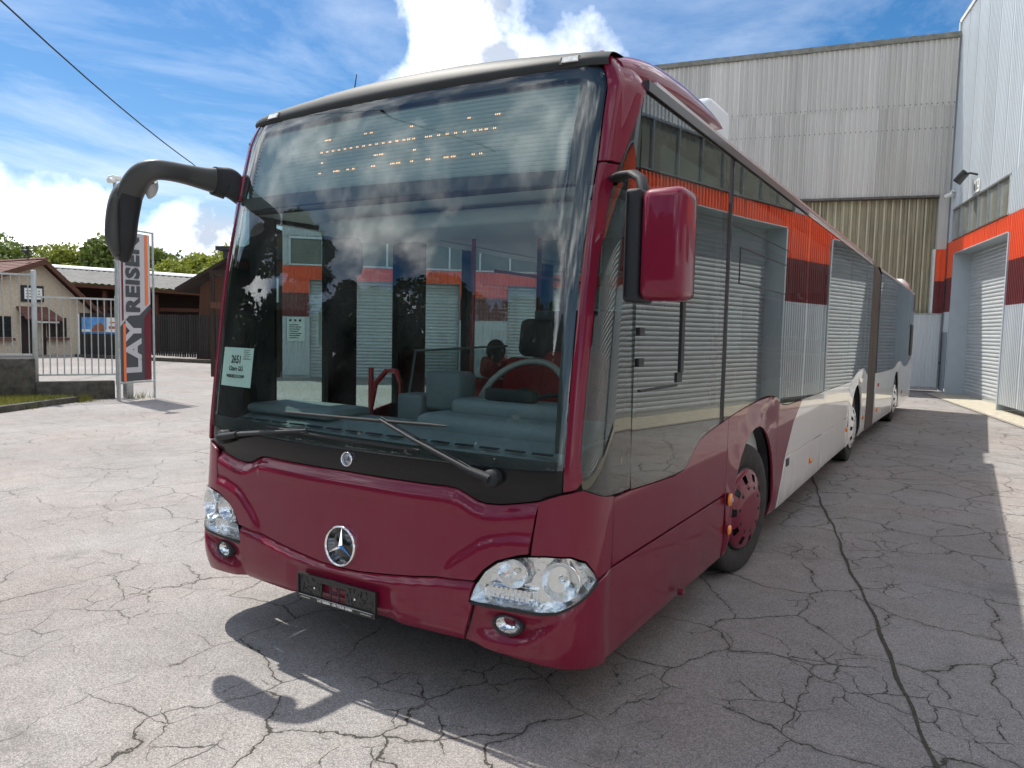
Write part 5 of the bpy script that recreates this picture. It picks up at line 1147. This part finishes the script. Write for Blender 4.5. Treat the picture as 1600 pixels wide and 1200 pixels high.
# ------------------------------------------------------------------ badges
m_badge = mat('badge_black', (.010, .014, .013), .15, 0, .5)
def star(cu_, cz, r, name, off, plate):
    e = empty(name); e.parent = bus; c = Vector(SO(cu_, cz, off)); n = Vector(nrm(cu_, cz)); x = Vector((1, 0, 0)); x = (x - n * x.dot(n)).normalized(); y = n.cross(x); F = Matrix((x, y, n)).transposed().to_4x4(); F.translation = c
    b = MB(); b.lathe([(0, -.004), (r * .95, -.004), (r * .95, -.012)], 48, F); b.build('disc', plate, e)
    b = MB(); b.lathe([(r * 1.0, -.014), (r * 1.0, .004), (r * .97, .010), (r * .91, .010), (r * .885, .003), (r * .885, -.006)], 56, F); b.build('ring', m_chrome, e)
    b = MB()
    for k in range(3):
        a = PI / 2 + k * 2 * PI / 3; tip = (math.cos(a) * r * .90, math.sin(a) * r * .90, .0); w = r * .125; l_ = (math.cos(a + PI / 3) * w, math.sin(a + PI / 3) * w, 0); q = (math.cos(a - PI / 3) * w, math.sin(a - PI / 3) * w, 0)
        b.add([F @ Vector(tip), F @ Vector(l_), F @ Vector((0, 0, .014)), F @ Vector(q)], [(0, 1, 2), (0, 2, 3)])
    b.build('star', m_chrome, e)
star(.012, .678, .101, 'star_badge', .012, m_badge)
star(.020, 1.108, .036, 'small_badge', .006, mat('badge_silver', (.45, .47, .50), .25, .8))
# ------------------------------------------------------------------ number plate holder
ph = empty('plate_holder'); ph.parent = bus
PM = Matrix.Translation((.0, y0(.44) - .020, .437)) @ Matrix.Rotation(PI / 2, 4, 'X')     # local x right, y up, z towards the viewer
def pbox(name, m, boxes, par=ph):
    b = MB()
    for x0_, x1_, ya, yb_, za, zb in boxes: b.box(x0_, x1_, ya, yb_, za, zb, M=PM)
    return b.build(name, m, par)
m_ph = mat('holder_plastic', (.018, .020, .020), .38, bump=(120, .001))
pbox('frame', m_ph, [(-.265, .265, .056, .066, 0, .014), (-.265, .265, -.066, -.040, 0, .016), (-.265, -.257, -.040, .056, 0, .014), (.257, .265, -.040, .056, 0, .014)])
pbox('back_plate', m_ph, [(-.257, -.098, -.040, .056, 0, .006), (.062, .257, -.040, .056, 0, .006), (-.098, .062, .034, .056, 0, .006)])
rp = []; rr_ = random.Random(5)
for _ in range(70):
    x = rr_.choice([rr_.uniform(-.250, -.105), rr_.uniform(.07, .245)]); y = rr_.uniform(-.034, .05); w, h = rr_.choice([(.004, .022), (.014, .004), (.006, .006), (.003, .012)]); rp.append((x, x + w, y, min(y + h, .055), .006, .0085))
tag(pbox('moulded_rib', m_dark, rp), kind='stuff')
pbox('clip', m_dark, [(-.045, -.035, -.040, .034, 0, .004), (.012, .022, -.040, .034, 0, .004), (-.045, .022, .0, .006, 0, .005)])
pbox('screw', m_chrome, [(-.152, -.142, -.003, .007, .006, .010), (.123, .133, -.003, .007, .006, .010)])
pbox('white_line', m_wsign, [(-.25, .25, -.0435, -.0420, .0161, .0168)])
text('dealer_line', 'LAY REISEN - ON TOUR GMBH', .0165, m_wsign, PM @ Matrix.Translation((.0, -.054, .0165)), ph, ext=.0004, bold=.0006, sx=1.05)
text('web_line', 'www.lay-reisen.de', .010, m_wsign, PM @ Matrix.Translation((-.205, -.054, .0165)), ph, ext=.0003, sx=.9); text('web_line', 'www.lay-reisen.de', .010, m_wsign, PM @ Matrix.Translation((.205, -.054, .0165)), ph, ext=.0003, sx=.9)
# ------------------------------------------------------------------ wipers
def onws(u, z, o): return Vector(SO(u, z, o))
def wiper(pivot, elbow, mid, blade0, blade1, name='wiper'):
    e = empty(name); e.parent = bus
    p = onws(*pivot, .0); n = Vector(nrm(*pivot)); x = n.cross(Vector((0, 0, 1))).normalized(); y = n.cross(x); F = Matrix((x, y, n)).transposed().to_4x4(); F.translation = p
    b = MB(); b.lathe([(.040, -.01), (.040, .035), (.036, .047), (.0, .05)], 24, F); b.build('pivot_cap', m_plastic, e)
    b = MB(); b.tube([onws(*pivot, .035), onws(*elbow, .045)], [(.034, .022), (.022, .018)], 10); b.build('arm_head', m_plastic, e)
    b = MB(); b.tube([onws(*elbow, .045), onws(*[(elbow[i] * .4 + mid[i] * .6) for i in (0, 1)], .052), onws(*mid, .040)], [.013, .009, .007], 8)
    b.tube([onws(elbow[0], elbow[1] + .012, .030), onws(mid[0], mid[1] + .012, .030)], .004, 6); b.build('arm', m_dark, e)
    b = MB(); N_ = 12; pts = [onws(blade0[0] + (blade1[0] - blade0[0]) * i / N_, blade0[1] + (blade1[1] - blade0[1]) * i / N_, .022 + .006 * math.sin(PI * i / N_)) for i in range(N_ + 1)]
    b.tube(pts, [.004] + [.0085] * (N_ - 1) + [.004], 6); b.build('blade', m_rubber, e)
    b = MB(); b.tube([q - Vector((0, -.012, 0)) for q in pts], .003, 4); b.build('blade_rubber', m_dark, e)
wiper((.853, 1.112), (.745, 1.140), (.235, 1.318), (-.445, 1.300), (.600, 1.318))
wiper((-.972, 1.118), (-.80, 1.150), (-.245, 1.225), (-.600, 1.212), (.455, 1.196))
# ------------------------------------------------------------------ destination display and LEDs
dsp = empty('destination_display'); dsp.parent = bus
z = 2.445
def dpt(x, z, back): u = ux(x); q = S(u, z); return (q[0], q[1] + back, z)
b = MB()
while z < 2.905:
    for k, (x0_, x1_) in enumerate(nu2 for nu2 in [(-1.10 + i * .1575, -1.10 + (i + 1) * .1575) for i in range(14)]):
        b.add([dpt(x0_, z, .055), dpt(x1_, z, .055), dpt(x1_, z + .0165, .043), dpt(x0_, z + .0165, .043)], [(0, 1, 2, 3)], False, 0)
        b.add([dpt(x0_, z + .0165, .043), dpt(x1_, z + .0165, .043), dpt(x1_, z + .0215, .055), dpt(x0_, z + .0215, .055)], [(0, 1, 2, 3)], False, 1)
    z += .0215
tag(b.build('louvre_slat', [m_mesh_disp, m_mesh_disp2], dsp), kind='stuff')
b = MB()
b.add([dpt(-1.1, 2.43, .05), dpt(1.1, 2.43, .05), (1.1, 1.0, 2.43), (-1.1, 1.0, 2.43)], [(0, 1, 2, 3)]); b.add([(-1.1, .95, 2.43), (1.1, .95, 2.43), (1.1, .95, 2.95), (-1.1, .95, 2.95)], [(0, 1, 2, 3)]); b.build('display_box', m_mask, dsp)
def pxu(px): return -.494 + (px - 494) / 276 * 1.146
led = MB()
def dot(x, z):
    for dx in (0,):
        a = dpt(x - .0024, z, .030); c = dpt(x + .0024, z, .030); d = dpt(x + .0016, z + .0075, .030); f_ = dpt(x - .0016, z + .0075, .030); led.add([a, c, d, f_], [(0, 1, 2, 3)])
def grp(px, n, z):
    for i in range(min(n, 3)): dot(pxu(px) + i * .0105 - n * .005, z)
for px, n_ in ((501, 2), (507, 3), (573, 2), (583, 2), (648, 2), (731, 2), (769, 3)): grp(px, n_, 2.768)
for px in list(range(497, 642, 11)) + [629, 647, 655, 674, 680, 692, 704, 716, 728, 742, 750, 757, 768]: grp(px, 2, 2.700)
for px, n_ in ((502, 2), (598, 3), (607, 3), (659, 2)): grp(px, n_, 2.640)
for px, n_ in ((501, 2), (530, 3), (536, 2), (553, 2), (563, 2), (598, 4), (628, 3), (637, 3), (658, 2), (682, 3), (708, 3), (719, 4), (745, 2), (755, 2)): grp(px, n_, 2.582)
tag(led.build('led_dot', m_led, dsp), kind='stuff')
# ------------------------------------------------------------------ papers behind the glass
pp = spanel('windscreen_notice', [(-1.10, 1.405), (-.80, 1.405), (-.80, 1.625), (-1.10, 1.625)], m_paper, off=-.008, grid=.05, th=.001)
def wtext(nm, body, size, u, z, sx=1.0, bold=.0):
    c = Vector(SO(u, z, -.0065)); n = Vector(nrm(u, z)); x = Vector(S(u + .05, z)) - Vector(S(u - .05, z)); text(nm, body, size, m_ink, frame(c, x, n.cross(x.normalized())), pp, ext=.0003, sx=sx, bold=bold)
wtext('lettering', '2651', .062, -.958, 1.556, .82, .0015); wtext('lettering', 'Citaro GÜ', .036, -.955, 1.505, .88, .0007); wtext('lettering', 'WEB62822313127699', .025, -.955, 1.462, .78, .0005)
spanel('notice_table', [(-.895, 1.560), (-.815, 1.562), (-.815, 1.564), (-.895, 1.562)], m_ink, off=-.0062, grid=.05, th=.0005, rim=False, parent=pp)
for k in range(5): spanel('notice_table', [(-.893, 1.568 + k * .011), (-.84 + .008 * (k % 3), 1.568 + k * .011), (-.84 + .008 * (k % 3), 1.5705 + k * .011), (-.893, 1.5705 + k * .011)], m_ink, off=-.0062, grid=.05, th=.0005, rim=False, parent=pp)
# ------------------------------------------------------------------ cab and saloon interior
it = []
b = MB(); b.box(-1.22, 1.22, .62, 10.0, .361, .38); b.build('floor', m_floor_bus, bus)
b = MB(); b.add([(-1.2, .95, 2.44), (1.2, .95, 2.44), (1.2, 10.05, 2.44), (-1.2, 10.05, 2.44)], [(0, 1, 2, 3)]); b.add([(-1.235, .95, 2.56), (-.95, .95, 2.435), (-.95, 10.05, 2.435), (-1.235, 10.05, 2.56)], [(0, 1, 2, 3)]); b.add([(1.235, .95, 2.70), (.95, .95, 2.435), (.95, 10.05, 2.435), (1.235, 10.05, 2.70)], [(0, 1, 2, 3)]); b.build('ceiling', m_ceil, bus)
b = MB(); b.add([(-1.18, .42, 2.42), (1.18, .42, 2.42), (1.18, 1.0, 2.43), (-1.18, 1.0, 2.43)], [(0, 1, 2, 3)]); b.bbox(-.85, 1.15, .62, 1.15, 2.31, 2.40, .03); b.build('overhead_locker', m_lightplastic, bus)
b = MB(); b.box(-1.2, 1.2, 10.0, 10.06, .38, .95); b.box(-1.2, -.7, 10.0, 10.06, .95, 2.4); b.box(.7, 1.2, 10.0, 10.06, .95, 2.4); b.build('joint_wall', m_ceil, bus)
# dashboard
b = MB()
b.loft([[Vector(SO(u, 1.17, -.05)) + Vector((0, 0, 0)) for u in nu(-1.16, 1.16, 25)], [(x * .98, .42, 1.235) for x in nu(-1.16, 1.16, 25)], [(x * .98, .62, 1.24) for x in nu(-1.16, 1.16, 25)], [(x * .98, .70, 1.20) for x in nu(-1.16, 1.16, 25)], [(x * .98, .72, .5) for x in nu(-1.16, 1.16, 25)]][::-1], closed=False)
b.build('dashboard', m_dash, bus)
b = MB()
for x in nu(-1.0, 1.0, 15): b.box(x - .05, x + .05, .20, .222, 1.205, 1.212)
b.build('defroster_vent', m_dark, bus)
b = MB(); b.bbox(-1.12, -.42, .30, .66, 1.225, 1.285, .03); b.build('dash_tray', m_dash, bus)
b = MB(); b.bbox(.10, 1.10, .40, .80, 1.18, 1.31, .05); b.bbox(.22, .92, .56, .80, 1.28, 1.385, .035); b.build('instrument_binnacle', m_dash, bus)
b = MB(); b.bbox(.0, .24, .62, .80, 1.30, 1.52, .03); b.bbox(-.20, -.02, .62, .80, 1.20, 1.38, .02); b.tube([(.1, .7, 1.1), (.1, .7, 1.31)], .03, 8); b.build('ticket_machine', m_interior, bus)
b = MB(); b.bbox(.42, .72, .60, .66, 1.386, 1.45, .012); b.build('display_unit', m_dark, bus)
stw = empty('steering_wheel'); stw.parent = bus; FS = Matrix.Translation((.45, .93, 1.37)) @ Matrix.Rotation(math.radians(52), 4, 'X'); 
b = MB(); b.tube([FS @ Vector((.265 * math.cos(2 * PI * k / 36), .265 * math.sin(2 * PI * k / 36), 0)) for k in range(37)], .019, 8, False); b.build('rim', mat('steering_rim', (.33, .32, .30), .35, 0, .3), stw)
b = MB(); b.lathe([(0, .02), (.07, .015), (.08, -.03), (.03, -.3)], 16, FS); 
for a in (.2, PI - .2, -PI / 2): b.tube([FS @ Vector((0, 0, 0)), FS @ Vector((.245 * math.cos(a), .245 * math.sin(a), 0))], .014, 6)
b.build('hub', m_dark, stw)
# cab screen and partition
m_scr = glass('cab_screen', (.74, .80, .79), 1.5)
b = MB(); b.box(-.26, -.254, .72, 1.9, 1.0, 1.62); b.build('cab_door_screen', m_scr, bus)
b = MB(); b.tube([(-.26, .72, 1.0), (-.26, .86, 1.62), (-.26, 1.9, 1.64)], .009, 6); b.box(-.29, -.24, .72, 1.9, .38, 1.0); b.build('cab_door', m_interior, bus)
b = MB(); b.box(-.1, 1.2, 2.02, 2.06, .38, 1.9); b.build('cab_back_wall', m_interior, bus)
b = MB(); b.box(-.1, 1.2, 2.03, 2.036, 1.91, 2.4); b.build('cab_back_glass', m_scr, bus)
# seats
def seat(x, y, z, m, driver=False, name='passenger_seat'):
    e = empty(name, (x, y, z)); e.parent = bus
    b = MB(); b.bbox(-.22, .22, -.45, 0, .36, .46, .04); b.build('cushion', m, e)
    b = MB(); h = 1.0 if driver else .72
    b.bbox(-.23, .23, -.02, .10, .44, .44 + h * .72, .05, M=Matrix.Rotation(-.14, 4, 'X')); b.build('backrest', m, e)
    b = MB(); b.bbox(-.14, .14, .0, .10, .44 + h * .73, .44 + h, .05, M=Matrix.Rotation(-.14, 4, 'X')); b.build('headrest', m_dark if driver else m, e)
    b = MB(); b.box(-.06, .06, -.3, -.1, 0, .35); b.build('pedestal', m_dark, e); return e
seat(.40, 1.52, .48, m_redseat, True, 'driver_seat'); seat(.0, 1.66, .42, m_redseat, True, 'attendant_seat')
for x, y in ((-.95, 2.6), (-.50, 2.6), (.55, 2.75), (.98, 2.75), (-.95, 3.6), (-.5, 3.6), (.55, 3.6), (.98, 3.6), (.55, 4.6), (.98, 4.6), (-.95, 6.6), (-.5, 6.6), (.55, 6.6), (.98, 6.6), (.55, 7.6), (.98, 7.6), (-.95, 7.6), (-.5, 7.6)): seat(x, y, .38 if y < 5 else .60, m_redseat)
# handrails
b = MB(); b.tube([(-1.02, 1.30, .38), (-1.02, 1.30, 1.47)], .019, 8); b.tube([(-1.02, 1.28, 1.1), (-.94, 1.26, 1.36), (-.82, 1.24, 1.46), (-.72, 1.22, 1.46), (-.66, 1.2, 1.38), (-.65, 1.18, 1.05), (-.65, 1.18, .6)], .018, 8); b.build('handrail', m_redrail, bus)
b = MB()
for x, y in ((-.12, 2.1), (-.45, 3.1), (.45, 3.2), (-.45, 4.8), (.45, 4.8), (.45, 6.4), (-.45, 6.4), (-.6, 1.95)): b.tube([(x, y, .38), (x, y, 2.43)], .017, 8)
for x in (-.5, .5): b.tube([(x, 2.1, 2.2), (x, 9.5, 2.2)], .014, 6)
b.build('grab_pole', m_redrail, bus)
b = MB(); 
for x, y in ((-.3, 1.3), (-.22, 1.42), (-.36, 1.46)): b.lathe([(.05, 0), (.05, -.02), (.0, -.024)], 16, Matrix.Translation((x, y, 2.435)))
b.build('ceiling_speaker', m_dark, bus)
b = MB(); b.bbox(-.75, -.45, .55, .62, 2.05, 2.28, .05); b.build('interior_mirror', m_dark, bus)
# door side (the bus's right): two door leaves, pillars, window band
def xs(name, m, *q, x0_=-1.262, x1_=-1.20, par=None):
    b = MB()
    for ya, yb_, za, zb in q: b.box(x0_, x1_, ya, yb_, za, zb)
    return b.build(name, m, par or bus)
d1 = xs('front_door', m_black, (.56, .61, .38, 2.55), (1.06, 1.34, .38, 2.55), (1.80, 2.14, .38, 2.84), (.611, 1.059, 2.40, 2.84), (1.341, 1.799, 2.40, 2.84), (.611, 1.059, .38, .50), (1.341, 1.799, .38, .50))
b = MB(); b.box(-1.245, -1.240, .612, 1.058, .501, 2.399); b.box(-1.245, -1.240, 1.342, 1.798, .501, 2.399); b.build('door_glass', m_scr, d1)
xs('window_pillar', m_black, (2.72, 2.82, 1.2, 2.84), (4.1, 4.3, 1.2, 2.84), (5.6, 5.75, 1.2, 2.84), (5.751, 7.1, 2.5, 2.84), (7.1, 7.3, 1.2, 2.84), (8.6, 8.75, 1.2, 2.84), (9.9, 10.08, 1.2, 2.84))
xs('window_pillar', m_black, (2.141, 5.59, 2.52, 2.84), (7.31, 9.89, 2.52, 2.84))
b = MB()
for ya, yb_ in ((2.142, 2.719), (2.821, 4.099), (4.301, 5.599), (5.751, 7.099), (7.301, 8.599), (8.751, 9.899)): b.box(-1.262, -1.256, ya, yb_, 1.21, 2.50)
b.build('saloon_glass', m_scr, bus)
xs('inner_wall', m_ceil, (2.15, 5.6, .38, 1.2), (7.1, 10.0, .38, 1.2), x0_=-1.19, x1_=-1.17)
xs('inner_wall', m_ceil, (.70, 10.0, .38, 1.15), x0_=1.17, x1_=1.19)
rs = MB(); 
for (y, z) in ((1.40, 1.43),): rs.lathe([(0, 0), (.085, 0), (.085, -.004)], 24, Matrix.Translation((-.42, 2.0, 1.60)) @ Matrix.Rotation(PI / 2, 4, 'X'))
rs.build('round_sticker', m_ink, bus)
rs = MB(); rs.box(-1.236, -1.234, 1.0, 1.03, 1.62, 1.85); rs.build('door_sticker', m_paper, d1)
b = MB(); b.box(-1.225, -1.16, .42, .558, .45, 2.43); b.box(-1.225, -1.10, .42, .94, 2.431, 2.86); b.box(1.10, 1.225, .50, .94, 2.50, 2.84); b.build('cab_light_blocker', m_mask, bus)  # boxes added inside the cab corners to block sun coming through to the windscreen
# ------------------------------------------------------------------ mirrors
mr = empty('driver_mirror'); mr.parent = bus
b = MB(); b.bbox(1.495, 1.672, .03, .20, 1.885, 2.312, .04, seg=4); b.build('mirror_cover', m_maroon, mr)
b = MB(); b.bbox(1.428, 1.4945, .04, .22, 1.880, 2.315, .016, seg=3); b.bbox(1.46, 1.660, .14, .232, 1.895, 2.305, .02, seg=3); b.box(1.4405, 1.443, .03, .15, 1.9, 2.3); b.build('mirror_housing', m_plastic, mr)
b = MB(); b.box(1.48, 1.64, .2321, .2361, 1.92, 2.28); b.build('mirror_glass', m_chrome, mr)
b = MB(); b.tube([(1.255, .36, 2.425), (1.31, .30, 2.425), (1.38, .235, 2.412), (1.435, .19, 2.375), (1.455, .17, 2.31)], [(.045, .018), (.040, .016), (.032, .016), (.026, .018), (.022, .022)], 12); b.build('mirror_arm', m_plastic, mr)
ml = empty('door_side_mirror'); ml.parent = bus
def sup(c, ax, ay, hx, hy, n=20, p=2.6):
    out = []
    for k in range(n):
        a = 2 * PI * k / n; ca, sa = math.cos(a), math.sin(a); out.append(c + ax * (hx * math.copysign(abs(ca) ** (2 / p), ca)) + ay * (hy * math.copysign(abs(sa) ** (2 / p), sa)))
    return out
def cr(pts, k=5):
    out = []; F = [[*map(float, c), h, d] for c, h, d in pts]; n = len(F)
    for i in range(n - 1):
        a, b, c, e = F[max(i - 1, 0)], F[i], F[i + 1], F[min(i + 2, n - 1)]
        for j in range(k):
            t = j / k; out.append([.5 * (2 * b[m] + (c[m] - a[m]) * t + (2 * a[m] - 5 * b[m] + 4 * c[m] - e[m]) * t * t + (-a[m] + 3 * b[m] - 3 * c[m] + e[m]) * t ** 3) for m in range(5)])
    out.append(F[-1]); return [((q[0], q[1], q[2]), q[3], q[4]) for q in out]
def armloft(pts, name, m, p=2.8, dref=(-.83, .55, .1)):
    pts = cr(pts); rings = []; lastw = None
    for i, (c, h, d) in enumerate(pts):
        c = Vector(c); t = (Vector(pts[min(i + 1, len(pts) - 1)][0]) - Vector(pts[max(i - 1, 0)][0])).normalized(); dp = Vector(dref); dp = (dp - t * dp.dot(t)).normalized(); w = t.cross(dp).normalized()
        if lastw is not None and w.dot(lastw) < 0: w = -w
        lastw = w; rings.append(sup(c, w, dp, h, d, 28, p))
    b = MB(); b.loft(rings, True, True); return b.build(name, m, ml)
armloft([((-1.262, .40, 2.50), .03, .05), ((-1.285, .365, 2.575), .075, .06), ((-1.305, .335, 2.605), .095, .062), ((-1.325, .29, 2.612), .090, .060), ((-1.335, .25, 2.615), .084, .056)], 'mirror_bracket', m_plastic, 3.2)
armloft([((-1.335, .252, 2.617), .074, .054), ((-1.348, .20, 2.618), .066, .052), ((-1.373, .09, 2.626), .057, .050), ((-1.379, -.02, 2.626), .055, .050), ((-1.405, -.09, 2.620), .058, .052), ((-1.468, -.12, 2.592), .066, .058), ((-1.535, -.13, 2.535), .070, .064), ((-1.585, -.13, 2.470), .068, .072)], 'mirror_arm', m_arm, 3.0)
armloft([((-1.560, -.128, 2.505), .062, .070), ((-1.592, -.122, 2.440), .062, .08), ((-1.612, -.118, 2.345), .052, .085), ((-1.638, -.112, 2.247), .048, .088), ((-1.668, -.106, 2.174), .040, .075), ((-1.685, -.102, 2.130), .030, .055), ((-1.69, -.10, 2.118), .012, .03)], 'mirror_head', m_plastic, 3.4)
armloft([((-1.590, -.165, 2.535), .022, .05), ((-1.625, -.165, 2.50), .036, .085), ((-1.655, -.165, 2.435), .044, .095), ((-1.680, -.160, 2.342), .050, .10), ((-1.690, -.155, 2.240), .052, .105), ((-1.682, -.148, 2.160), .034, .085), ((-1.672, -.145, 2.125), .014, .04)], 'mirror_shell', m_arm, 2.4)
armloft([((-1.475, -.06, 2.575), .03, .04), ((-1.500, -.045, 2.545), .038, .04), ((-1.525, -.035, 2.510), .030, .03), ((-1.545, -.03, 2.485), .010, .015)], 'kerb_mirror', m_lightplastic, 2.2)
b = MB()
for k in range(4): b.box(-1.352, -1.342, .10 + 0, .12, 2.585 + k * .018, 2.595 + k * .018, M=Matrix.Translation((.02, .10, 0)))
b.build('bracket_rib', m_dark, ml)
